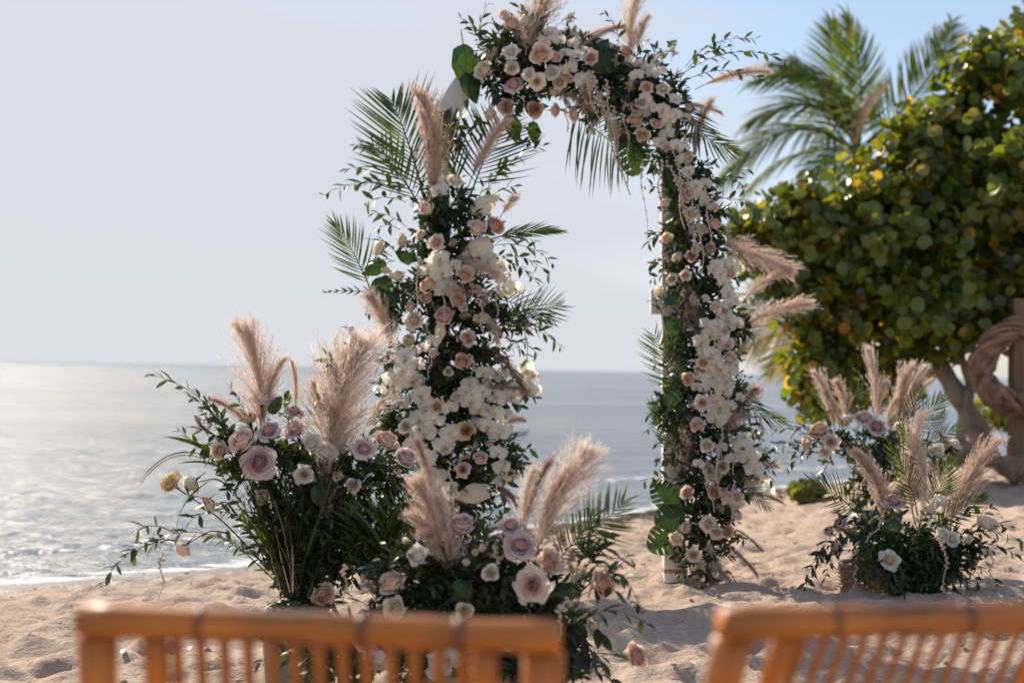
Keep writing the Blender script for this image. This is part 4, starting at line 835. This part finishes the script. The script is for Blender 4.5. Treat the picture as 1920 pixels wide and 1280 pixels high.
# right, front basket
YR = 6.15
c = at(1690, 1112, YR); gl = ground(c.x, c.y)
ar = thing('basket_arrangement', 'low arrangement of pampas and palm in a wicker basket, nearer of the right pair', 'flower arrangement', (c.x, c.y, gl))
A = Arr(ar, YR, [(1640, 1010, 55, 50), (1700, 1010, 65, 55), (1765, 1020, 65, 50), (1690, 1065, 85, 45), (1755, 1070, 80, 50), (1710, 1082, 62, 46), (1675, 1060, 60, 50), (1640, 1050, 40, 36), (1810, 1030, 50, 35)], .060, 5)
def basket(A, x, y, rpx, hpx, root, Yc):
    cc = at(x, y, Yc); r = px(rpx, Yc); h = px(hpx, Yc); M = Matrix.Translation((cc.x, Yc, ground(cc.x, Yc) - .01))
    nr = 9; ns = 26; mb = MB()
    for i in range(nr):                                            # woven weavers passing in front of and behind the stakes
        z = h * (i + .5) / nr; P = [Vector(((r + .006 * (1 if (k + i) % 2 else -1)) * math.cos(2 * PI * k / ns), (r + .006 * (1 if (k + i) % 2 else -1)) * math.sin(2 * PI * k / ns), z + .002 * math.sin(k))) for k in range(ns + 1)]
        tube(mb, P, h / nr * .46, 5, 0, 0, False)
    ob = link('weave', mb.mesh('weave', M_['wicker']), root, M); ob['kind'] = 'stuff'
    for k in range(0, ns, 2):
        a = 2 * PI * k / ns; mb = MB(); tube(mb, [(r * math.cos(a), r * math.sin(a), 0), (r * math.cos(a), r * math.sin(a), h * 1.01)], .005, 5); link('stake', mb.mesh('stake', M_['wicker']), root, M)
    mb = MB(); P = [Vector((r * math.cos(2 * PI * k / 24), r * math.sin(2 * PI * k / 24), h * 1.02)) for k in range(25)]; tube(mb, P, .010, 6, 0, 0, False); link('rim', mb.mesh('rim', M_['wicker']), root, M)
basket(A, 1640, 1112, 64, 56, ar, YR + .10)
A.core(60, 'dark', seed=7)
for q in [(1673, 945, 50, 'mauve', 'open'), (1655, 950, 34, 'white', 'cup'), (1682, 921, 34, 'blush', 'cup'), (1581, 984, 32, 'mauve', 'cup'), (1573, 1025, 28, 'pink', 'cup'), (1839, 985, 42, 'blush', 'cup'), (1855, 985, 30, 'white', 'cup'), (1784, 1011, 34, 'white', 'open'), (1765, 1003, 28, 'white', 'cup'), (1667, 1050, 44, 'cream', 'open'), (1700, 1117, 26, 'cream', 'cup'), (1760, 945, 34, 'white', 'cup'), (1740, 960, 28, 'white', 'cup'), (1560, 1000, 20, 'blush', 'bud'), (1812, 1015, 22, 'white', 'bud')]:
    A.rose(*q)
A.plume(1650, 985, 1606, 848, 'n', w=1.7); A.plume(1655, 980, 1622, 870, 'n', w=1.5); A.plume(1718, 985, 1724, 780, 'n', w=1.15); A.plume(1722, 985, 1716, 830, 'n', w=1.2); A.plume(1785, 985, 1868, 825, 'n', w=1.2); A.plume(1780, 985, 1830, 880, 'f', w=1.1); A.plume(1775, 970, 1850, 900, 'p', w=1.3)
for q in [(1612, 968, 1524, 903, dict(ll=.45, pairs=18, a0=70, a1=20)), (1720, 965, 1672, 845, dict(ll=.4, pairs=18)), (1735, 965, 1782, 862, dict(ll=.45, pairs=18)), (1745, 985, 1845, 930, dict(ll=.4, pairs=18)), (1620, 985, 1610, 1075, dict(ll=.4, pairs=16)), (1635, 990, 1640, 1080, dict(ll=.3, pairs=14)), (1730, 900, 1690, 800, dict(ll=.4, pairs=14))]: A.frond(*q[:4], **q[4])
for x0, y0, x1, y1 in [(1600, 1000, 1503, 1112), (1600, 990, 1530, 1050), (1600, 1000, 1545, 1090), (1605, 985, 1550, 1000), (1600, 1030, 1520, 1075), (1811, 1003, 1920, 1018), (1811, 995, 1905, 990), (1820, 1020, 1915, 1050), (1811, 1054, 1878, 1112), (1800, 1060, 1840, 1115), (1780, 1060, 1800, 1115), (1830, 980, 1865, 950), (1815, 1000, 1850, 1060), (1720, 1060, 1700, 1112), (1680, 1060, 1670, 1105), (1750, 1060, 1745, 1118), (1560, 960, 1585, 985), (1790, 990, 1830, 960)]:
    A.sprig(x0, y0, x1, y1, m='dark')
for x0, y0, x1, y1 in [(1660, 1040, 1625, 1100), (1670, 1050, 1650, 1112), (1640, 1030, 1590, 1080), (1690, 1050, 1690, 1115), (1650, 1020, 1600, 1050), (1680, 1040, 1668, 1110)]: A.sprig(x0, y0, x1, y1, m='dark', dz=-.2)
A.strand(1768, 1011, 1768, 1112, 6); A.strand(1652, 975, 1620, 1015, 6); A.strand(1862, 1045, 1860, 1090, 4); A.strand(1605, 1060, 1600, 1100, 6)
A.broad(1675, 985, 44, 10, 'big', -.03, 'broad_leaf')

# right, rear arrangement on a glass vase
YQ = 6.95
c = at(1640, 1030, YQ); gl = ground(c.x, c.y)
ar = thing('vase_arrangement', 'taller arrangement of pale upright pampas behind the wicker basket, farther of the right pair', 'flower arrangement', (c.x, c.y, gl))
A = Arr(ar, YQ, [(1570, 830, 45, 38), (1625, 830, 55, 45), (1690, 840, 60, 45), (1640, 885, 70, 50), (1700, 890, 55, 45), (1760, 860, 40, 32), (1640, 940, 60, 45)], .058, 6)
ph = at(1640, 960, YQ).z - gl
mb = lathe([(0, 0), (.11, 0), (.11, .02), (.10, ph * .5), (.125, ph), (.115, ph), (.09, ph * .5), (0, .03)]); link('pot', mb.mesh('pot', M_['pot']), ar, Matrix.Translation((c.x, c.y, gl)))
A.core(60, 'dark', seed=8)
for q in [(1620, 788, 48, 'mauve', 'open'), (1642, 802, 44, 'mauve', 'open'), (1538, 812, 40, 'blush', 'cup'), (1558, 829, 36, 'blush', 'open'), (1517, 831, 26, 'blush', 'cup'), (1587, 790, 22, 'white', 'cup'), (1788, 835, 32, 'white', 'open'), (1757, 847, 30, 'white', 'cup'), (1690, 806, 30, 'cream', 'cup'), (1548, 845, 26, 'white', 'cup'), (1740, 880, 28, 'blush', 'cup')]: A.rose(*q)
for x0, y0, x1, y1, k, w in [(1565, 815, 1528, 698, 'p', 1.3), (1574, 810, 1548, 735, 'p', 1.5), (1583, 795, 1568, 714, 'p', 1.6), (1590, 800, 1593, 740, 'p', 1.3), (1638, 795, 1630, 655, 'p', 1.1), (1645, 800, 1660, 715, 'p', 1.2), (1684, 805, 1708, 683, 'p', 1.5), (1690, 800, 1732, 688, 'p', 1.3), (1690, 800, 1700, 710, 'p', 1.5), (1700, 790, 1744, 712, 'p', 1.0), (1665, 800, 1680, 745, 'p', 1.6), (1780, 860, 1760, 810, 'n', 1.2)]:
    A.plume(x0, y0, x1, y1, k, w=w)
for q in [(1700, 820, 1768, 745, dict(ll=.45, pairs=16)), (1690, 830, 1725, 720, dict(ll=.35, pairs=16)), (1560, 830, 1500, 768, dict(ll=.4, pairs=14)), (1720, 840, 1800, 800, dict(ll=.35, pairs=14)), (1650, 850, 1700, 900, dict(ll=.5, pairs=14)), (1740, 830, 1770, 770, dict(ll=.35, pairs=14))]: A.frond(*q[:4], **q[4])
for x0, y0, x1, y1 in [(1550, 840, 1440, 808), (1550, 845, 1425, 850), (1545, 850, 1470, 880), (1550, 830, 1480, 800), (1545, 855, 1450, 865), (1608, 790, 1600, 688), (1615, 790, 1618, 710), (1605, 790, 1590, 720), (1760, 860, 1818, 893), (1770, 850, 1830, 850), (1765, 870, 1790, 910), (1560, 860, 1540, 900), (1530, 830, 1490, 840), (1600, 900, 1570, 940), (1560, 800, 1530, 770)]:
    A.sprig(x0, y0, x1, y1)
A.strand(1760, 850, 1750, 900, 5)

# ------------------------------------------------------------------ sea grape tree
YT = 12.0
rt = at(1850, 880, YT)
tree = thing('sea_grape_tree', 'large spreading sea grape tree with round leaves and leaning trunks on the beach', 'tree', (rt.x, YT, ground(rt.x, YT)))
def limb(name, pts, r0, r1, m='bark', n=22, rough=.06, sides=12):
    mb = MB(); P = spline(pts, n); R_ = [r0 + (r1 - r0) * k / n for k in range(n + 1)]; R_ = [q * (1 + .10 * math.sin(k * 1.7)) for k, q in enumerate(R_)]
    tube(mb, P, R_, sides, 0, 0, True, rough); return link(name, mb.mesh(name, M_[m]), tree)
limb('trunk', [at(1856, 872, YT), at(1835, 810, YT), at(1790, 730, YT), at(1758, 680, YT + .1), at(1700, 600, YT + .3), at(1640, 500, YT + .5)], px(24, YT), px(10, YT))
limb('trunk', [at(1797, 850, YT - .2), at(1806, 790, YT - .2), at(1818, 730, YT - .1), at(1806, 680, YT), at(1760, 600, YT + .1), at(1780, 400, YT + .2)], px(11, YT), px(6, YT))
loop = [at(2010, 640, YT - .3), at(1925, 612, YT - .5), at(1876, 630, YT - .6), at(1842, 672, YT - .6), at(1844, 718, YT - .6), at(1880, 748, YT - .6), at(1935, 762, YT - .5), at(2040, 800, YT - .3), at(2080, 880, YT - .2)]
limb('limb', loop, px(15, YT), px(22, YT), 'gnarl', 70, .16, 18)
LP = spline(loop, 80)
for k in range(9):                                                  # ropy strands twisted round the old limb
    mb = MB(); P = []; ph = k * .7; tw = rnd(.10, .2)
    for q, c in enumerate(LP):
        t = (LP[min(q + 1, 80)] - LP[max(q - 1, 0)]).normalized(); x = t.cross(Vector((0, 1, 0))).normalized(); y = t.cross(x); a = ph + q * tw; rr = px(15 + 8 * q / 80 + 3 * math.sin(q * .4 + k), YT)
        P.append(c + (x * math.cos(a) + y * math.sin(a)) * rr)
    tube(mb, P, [px(5 + 2 * math.sin(q * .6 + k), YT) for q in range(81)], 6, 0, 0, True, .15); link('strand', mb.mesh('strand', M_['gnarl']), tree)
limb('limb', [at(2000, 650, YT), at(1980, 560, YT + .2), at(1900, 430, YT + .4), at(1850, 250, YT + .5)], px(26, YT), px(8, YT), 'gnarl')
for pts in [[(1758, 680), (1600, 640), (1500, 600)], [(1700, 600), (1560, 520), (1430, 470)], [(1640, 500), (1560, 420), (1450, 380)], [(1800, 660), (1740, 560), (1700, 480)], [(1780, 400), (1700, 300), (1680, 200)], [(1850, 250), (1830, 160), (1860, 100)], [(1880, 620), (1700, 650), (1560, 720)], [(1640, 500), (1600, 600), (1560, 680)], [(1895, 665), (1850, 640), (1820, 600)]]:
    limb('branch', [at(x, y, YT + .1 + .2 * k) for k, (x, y) in enumerate(pts)], px(7, YT), px(3, YT), 'bark', 10, .05, 6)
CB = [(1440, 430, 60, 60), (1430, 500, 50, 55), (1500, 395, 65, 48), (1500, 470, 85, 80), (1560, 560, 90, 70), (1600, 450, 90, 85), (1660, 375, 70, 70), (1715, 285, 62, 72), (1700, 430, 120, 120), (1640, 590, 110, 70), (1740, 570, 110, 80), (1790, 205, 66, 76), (1800, 340, 115, 115), (1850, 150, 60, 66), (1830, 480, 120, 110), (1930, 330, 130, 170), (1930, 120, 90, 90),
      (1940, 520, 120, 100), (1560, 660, 70, 50), (1520, 720, 50, 38), (1560, 740, 55, 34), (1640, 680, 80, 50), (1720, 650, 80, 45), (1800, 610, 80, 45), (2060, 250, 160, 200), (2080, 450, 160, 150), (1490, 560, 50, 40), (1860, 590, 70, 40), (1640, 730, 55, 30), (1500, 690, 36, 40), (1600, 715, 60, 35), (1540, 700, 50, 45), (1555, 745, 40, 26)]
leafs = []; r = random.Random(3)
for (cx, cy, rx, ry) in CB:
    n = int(rx * ry / 8.8) if cx < 1980 else int(rx * ry / 60.0); Yb = YT + r.uniform(-.25, .35); c = at(cx, cy, Yb); R1 = px(1, YT)
    tips = []
    for _ in range(max(5, n // 20)):                                # leaves stand in loose whorls round the twig ends
        v = Vector((r.gauss(0, 1), r.gauss(0, 1), r.gauss(0, 1))).normalized(); q = r.uniform(.35, 1.08) ** .6 if r.random() < .8 else r.uniform(1.0, 1.32)
        tips.append((v, c + Vector((v.x * rx * R1 * q, v.y * min(rx, ry) * 1.15 * R1 * q, v.z * ry * R1 * q))))
    for _ in range(n):
        v, tp = r.choice(tips); q = r.uniform(.01, .14)
        p = tp + v * r.uniform(-.22, .10) + Vector((r.gauss(0, 1), r.gauss(0, 1), r.gauss(0, 1))).normalized() * q
        nrm = (v * .5 + Vector((r.gauss(0, .65), r.gauss(0, .65) - .25, r.gauss(0, .5) + .35))).normalized()
        leafs.append((p, nrm, r.uniform(.030, .060)))
def disc(R, cup, seed):
    rr = random.Random(seed); V = [(0, 0, 0)]; n = 12
    for k in range(n):
        a = 2 * PI * k / n; q = R * (1 + .05 * rr.uniform(-1, 1)) * (0.86 if k == 9 else 1.0); V.append((q * math.cos(a) * 1.06, q * math.sin(a), cup * R * (1 if abs(math.cos(a)) > .5 else .4)))
    return np.array(V), [(0, k + 1, (k + 1) % n + 1) for k in range(n)]
# the three hundred leaves nearest the camera are single parts
vis = [i for i, (p, n_, s) in enumerate(leafs) if p.x / p.y < 0.355]
vis.sort(key=lambda i: (leafs[i][0].y - leafs[i][2] * 6))
near = set(vis[:290])
DISC = []
for k in range(6):
    mb = MB(); V, Fc = disc(1, .12 + .04 * k, k); mb.add(V, Fc); DISC.append(mb.mesh('leaf', M_['grape']))
mb = MB()
for i, (p, nn, s) in enumerate(leafs):
    M = frame(p, nn, (r.uniform(-1, 1), r.uniform(-1, 1), r.uniform(-1, 1)), s)
    if i in near: link('leaf', DISC[i % 6], tree, M)
    else: V, Fc = disc(1, r.uniform(.05, .4), i); mb.add(xf(V, M), Fc)
ob = link('foliage', mb.mesh('foliage', M_['grape']), tree); ob['kind'] = 'stuff'

# ------------------------------------------------------------------ coconut palm behind
YP = 19.0
c = at(1600, 275, YP); gz = ground(c.x, YP)
palm = thing('coconut_palm', 'coconut palm with arching fronds rising behind the sea grape tree', 'palm tree', (c.x + .5, YP, gz))
mb = MB(); P = spline([(c.x + .9, YP + .3, gz - .2), (c.x + .7, YP + .2, 1.2), (c.x + .35, YP + .1, 2.6), (c.x, YP, c.z)], 24); tube(mb, P, [.17 - .004 * k + (.012 if k % 2 else 0) for k in range(25)], 12); link('trunk', mb.mesh('trunk', M_['bark']), palm)
def pfrond(root, x0, y0, x1, y1, Y0, Y1, nrm, bend, m='coco', ll=.26, pairs=46, seed=0, droop=.5):
    p0, p1 = at(x0, y0, Y0), at(x1, y1, Y1); z = p1 - p0
    return link('palm_frond', frond_mesh('palm_frond', z.length, pairs, ll, bend, seed, m, .015, (1, -1), 70, 22, droop, .12), root, frame(p0, z, nrm))
for k, (x1, y1, dy, nrm, bend, ll) in enumerate([(1420, 150, -1.0, (.1, -.4, 1), (0, .24), .42), (1405, 228, -.6, (.1, -.45, 1), (.0, .26), .46), (1350, 335, -.3, (.1, -.4, 1), (.0, .24), .42), (1490, 110, .3, (.3, -1, .3), (.10, .05), .36), (1560, 40, .2, (.1, -1, .2), (.04, .05), .34), (1590, 30, -.2, (0, -.8, .6), (-.02, .10), .30), (1785, 42, .2, (-.3, -.8, .4), (-.14, .10), .36), (1455, 120, -.8, (.1, -.6, .8), (.05, .2), .42),
                                                   (1395, 360, .6, (.1, -.4, 1), (0, .15), .34), (1480, 430, -.5, (.4, -.7, .6), (0, .14), .34), (1520, 330, -1.2, (.2, -1, .4), (0, .1), .36), (1780, 240, -.4, (0, -.6, .8), (0, .15), .36)]):
    pfrond(palm, 1602 + (k % 3) * 4, 285, x1, y1, YP, YP + dy, nrm, bend, 'coco', ll, 52, k + 50)
# dry spathe hanging by the crown
p0 = at(1640, 190, YP - .6)
mb = MB(); tube(mb, spline([at(1600, 270, YP - .4), at(1612, 225, YP - .5), at(1640, 180, YP - .6), at(1668, 150, YP - .6)], 10), [px(q, YP) for q in (6, 9, 11, 12, 12, 11, 10, 9, 7, 5, 2)], 8, 0, 0, True, .2); link('dry_spathe', mb.mesh('dry_spathe', M_['straw']), palm)
# low yellowing palm seen past the right post
c = at(1570, 560, 15.5)
yp = thing('young_palm', 'yellowing palm fronds seen between the right garland and the sea grape tree', 'palm tree', (c.x + .8, 15.5, ground(c.x + .8, 15.5)))
for k, (x1, y1) in enumerate([(1392, 655), (1385, 590), (1440, 700), (1410, 540), (1480, 700)]):
    pfrond(yp, 1575, 560, x1, y1, 15.5, 15.3, (.3, -.8, .6), (.0, .16), 'palm_y', .42, 40, k + 90)
mb = MB(); tube(mb, spline([c, Vector((c.x + .5, 15.5, 1.0)), Vector((c.x + .8, 15.5, ground(c.x + .8, 15.5) - .1))], 12), [.05 + .004 * k for k in range(13)], 10); link('trunk', mb.mesh('trunk', M_['bark']), yp)

# ------------------------------------------------------------------ post, log, shrubs
mb = MB(); p = at(1909, 890, 11.6); gz = ground(p.x, 11.6) - .1; top = at(1909, 560, 11.6).z
box(mb, (0, 0, (top - gz) / 2), (px(32, 11.6), .14, top - gz), bev=.006)
thing('wooden_post', 'square brown wooden post standing in the sand at the right edge', 'post', (p.x, 11.6, gz), me=mb.mesh('wooden_post', M_['post'], False))
mb = MB(); P = spline([at(1785, 850, 11.3), at(1820, 852, 11.3), at(1870, 868, 11.2), at(1915, 885, 11.1)], 16); b0 = Vector(P[8]); tube(mb, [q - b0 for q in P], [px(20 + 6 * math.sin(k * .5), 11.3) for k in range(17)], 12, 0, 0, True, .08)
thing('driftwood_log', 'thick grey-brown driftwood log lying at the foot of the leaning trunk', 'log', b0, me=mb.mesh('driftwood_log', M_['gnarl']))
def shrub(x, y, Y, rx, ry, label, seed, n=420):
    c = at(x, y, Y); g = ground(c.x, Y); root = thing('beach_shrub', label, 'shrub', (c.x, Y, g)); r = random.Random(seed); mb = MB()
    for _ in range(n):
        v = Vector((r.gauss(0, 1), r.gauss(0, 1), r.gauss(0, 1))).normalized() * r.uniform(.3, 1.05); R1 = px(1, Y)
        M = frame(c + Vector((v.x * rx * R1, v.y * rx * .8 * R1, v.z * ry * R1)), v + Vector((r.gauss(0, .5), r.gauss(0, .5) - .2, r.gauss(0, .4) + .4)), (r.uniform(-1, 1), .3, r.uniform(-1, 1)), r.uniform(.025, .05)); V, Fc = disc(1, .2, _); mb.add(xf(V, M), Fc)
    ob = link('foliage', mb.mesh('foliage', M_['shrub']), root); ob['kind'] = 'stuff'
    mb = MB()
    for k in range(7): tube(mb, [(c.x + rnd(-.03, .03), Y, g - .04), (c.x + rnd(-1, 1) * rx * .6 * px(1, Y), Y + rnd(-.1, .1), c.z + ry * .3 * px(1, Y))], [.008, .004], 4)
    link('stem', mb.mesh('stem', M_['bark']), root)
M_['shrub'] = leaf_mat('shrub_leaf', [(0, (.07, .10, .02)), (.6, (.13, .16, .03)), (.9, (.22, .20, .05)), (1, (.35, .25, .05))], .4, .4)
shrub(1512, 922, 12.2, 34, 18, 'small yellow-green shrub on the sand between the right post and the rear arrangement', 1)
shrub(1890, 770, 17.0, 60, 40, 'pale green shrub by the water behind the wooden post', 2)

# ------------------------------------------------------------------ beach litter
r = random.Random(9); mb = MB()
for _ in range(1500):
    t = r.random(); i = 5 + int(t * 4.2); a, b = SHORE[i], SHORE[i + 1]; u = r.random(); q = a + (b - a) * u; off = abs(r.gauss(.25, .18)) + (.25 if r.random() < .2 else 0); d = b - a; nn = np.array((d[1], -d[0])) / np.hypot(*d)
    q = q + nn * off
    if vnoise(np.array([q[0]]), np.array([q[1]]), 1.5, 8)[0] < -.08: continue
    g = ground(q[0], q[1]); s = r.uniform(.012, .045)
    mb.add(OCT_V * np.array((s * 1.8, s, s * .35)) * r.uniform(.6, 1.3) + np.array((q[0], q[1], g + .004)), OCT_F)
ob = link('seaweed', mb.mesh('seaweed', M_['weed'])); ob['kind'] = 'stuff'
mb = MB()
for _ in range(1300):
    x, y = r.uniform(-4, 5), r.uniform(2.5, 11); s = r.uniform(.003, .013) * r.uniform(.5, 1.3)
    if shore_dist(np.array([x]), np.array([y]))[0] < .1: continue
    mb.add(OCT_V * np.array((s * r.uniform(.8, 2), s, s * .6)) + np.array((x, y, ground(x, y) + s * .3)), OCT_F)
ob = link('pebbles', mb.mesh('pebbles', M_['pebble'])); ob['kind'] = 'stuff'
def shell(x, y, s, label):
    Y = 4.8
    for _ in range(8):
        p = at(x, y, Y); g = ground(p.x, Y); Y *= (CAMZ - g) / (CAMZ - p.z)
    p = at(x, y, Y); mb = MB(); V = []
    for i in range(5):
        for k in range(9):
            a = PI * k / 8; t = i / 4; V.append((s * t * math.cos(a) * (1 + .08 * (k % 2)), s * t * math.sin(a) * .7, s * .3 * (1 - t * t) + .004 * (k % 2)))
    mb.add(V, grid_faces(9, 5)); thing('seashell', label, 'shell', (p.x, p.y, ground(p.x, p.y) + .004), me=mb.mesh('seashell', M_['shell']), rot=(.1, .1, s * 60))
shell(236, 1218, .030, 'white broken seashell in the sand seen between the left stiles of the left chair'); shell(362, 1221, .028, 'flat white seashell lying in the sand behind the thin slats of the left chair'); shell(390, 1219, .020, 'tiny white seashell beside the flat one behind the left chair slats')

# ------------------------------------------------------------------ bamboo chairs
def chair_parts(root):
    """local frame: x across, y = the way a sitter faces, z up from the ground; back leans towards -y"""
    W = .485; H = .84; SH = .43; lean = math.radians(19)
    def bp(x, h): return Vector((x, -.20 - math.tan(lean) * (h - SH), h))   # a point on the leaning back
    def pole(name, P, R, m='bamboo', n=12, nodes=(), flat=1.0, taper=0.0, wob=.02):
        mb = MB(); P = [Vector(p) for p in P]; c = P[0]; ax = (P[-1] - P[0]).normalized(); L = (P[-1] - P[0]).length; M = frame(c, ax, (0, -1, .05))
        pts = [(0, 0, L * k / 14) for k in range(15)]; q = MB(); tube(q, pts, [R * (1 + taper * (1 - k / 14)) * (1 + wob * math.sin(k * 2.1 + L * 50)) for k in range(15)], n)
        V = q.v[0] * np.array((1, flat, 1)); mb.add(V, q.f)
        ob = link(name, mb.mesh(name, M_[m]), root, M)
        for t in nodes:
            q = MB(); tube(q, [(0, 0, L * t - .006), (0, 0, L * t - .002), (0, 0, L * t + .002), (0, 0, L * t + .006)], [R * 1.01, R * 1.08, R * 1.08, R * 1.01], n); q.v[0] *= np.array((1, flat, 1))
            nb = bpy.data.objects.new('bamboo_node', q.mesh('bamboo_node', M_['node'])); COL.objects.link(nb); nb.parent = ob
        return ob
    hw = W / 2
    pole('top_rail', [bp(-hw, H - .013), bp(hw, H - .013)], .0168, 'rail', nodes=(.255, .59, .79), flat=1.0, wob=.05)
    for s in (-1, 1):
        pole('back_leg', [bp(s * (hw - .017), H - .03), bp(s * (hw - .017), SH), (s * (hw - .017), -.15, .02)][::2], .0175, nodes=(.3, .72), flat=.75, taper=.22, wob=.04)
        pole('inner_stile', [bp(s * (hw - .076), H - .03), bp(s * (hw - .076), SH + .02)], .0135, nodes=(.6,), flat=.7)
        pole('front_leg', [(s * (hw - .05), .22, 0), (s * (hw - .05), -.16, SH + .02)], .015, nodes=(.4,))
        pole('side_rail', [(s * (hw - .06), -.19, SH), (s * (hw - .06), .22, SH)], .013)
    n = 13
    for k in range(n):
        x = -hw + .098 + (W - .196) * k / (n - 1); pole('slat', [bp(x, H - .022), bp(x, SH + .02)], .0062, n=6, flat=.5)
    pole('lower_rail', [bp(-hw + .02, SH + .02), bp(hw - .02, SH + .02)], .013)
    pole('stretcher', [(-hw + .04, .10, .16), (hw - .04, .10, .16)], .010); pole('stretcher', [(-hw + .03, -.17, .14), (hw - .03, -.17, .14)], .010)
    for k in range(10): pole('seat_slat', [(-hw + .05, -.17 + .041 * k, SH + .015), (hw - .05, -.17 + .041 * k, SH + .015)], .015, n=8, flat=.35)
def chair(label, x, y, rz, tilt, z):
    root = bpy.data.objects.new('bamboo_chair', None); COL.objects.link(root)
    chair_parts(root); root.location = (x, y, z); root.rotation_euler = (tilt[0], tilt[1], rz)
    root['label'] = label; root['category'] = 'chair'; root['group'] = 'bamboo chairs facing the arch'; return root
def put_chair(label, pxl, pyl, Yl, rz, tilt):
    """stand the chair so that the left end of its top rail is where the photograph shows it"""
    M = Euler((tilt[0], tilt[1], rz)).to_matrix(); loc = M @ Vector((-.2425, -.20 - math.tan(math.radians(19)) * .41, .84)); p = at(pxl, pyl, Yl) - loc
    chair(label, p.x, p.y, rz, tilt, p.z)
put_chair('varnished orange bamboo folding chair, whole back seen at lower left', 146, 1138, 1.43, math.radians(-1.5), (0, math.radians(.9), 0))
put_chair('varnished orange bamboo folding chair at lower right, cut by the picture edge', 1362, 1148, 1.38, math.radians(21), (math.radians(7), math.radians(1.6), 0))
for o in sc.objects:
    if o.name.startswith('bamboo_chair'): print('CHAIR', tuple(round(v, 3) for v in o.location), 'ground', round(ground(o.location.x, o.location.y), 3))
print('TRIS', sum(len(o.data.polygons) for o in sc.objects if o.type == 'MESH'), 'objs', len(sc.objects))
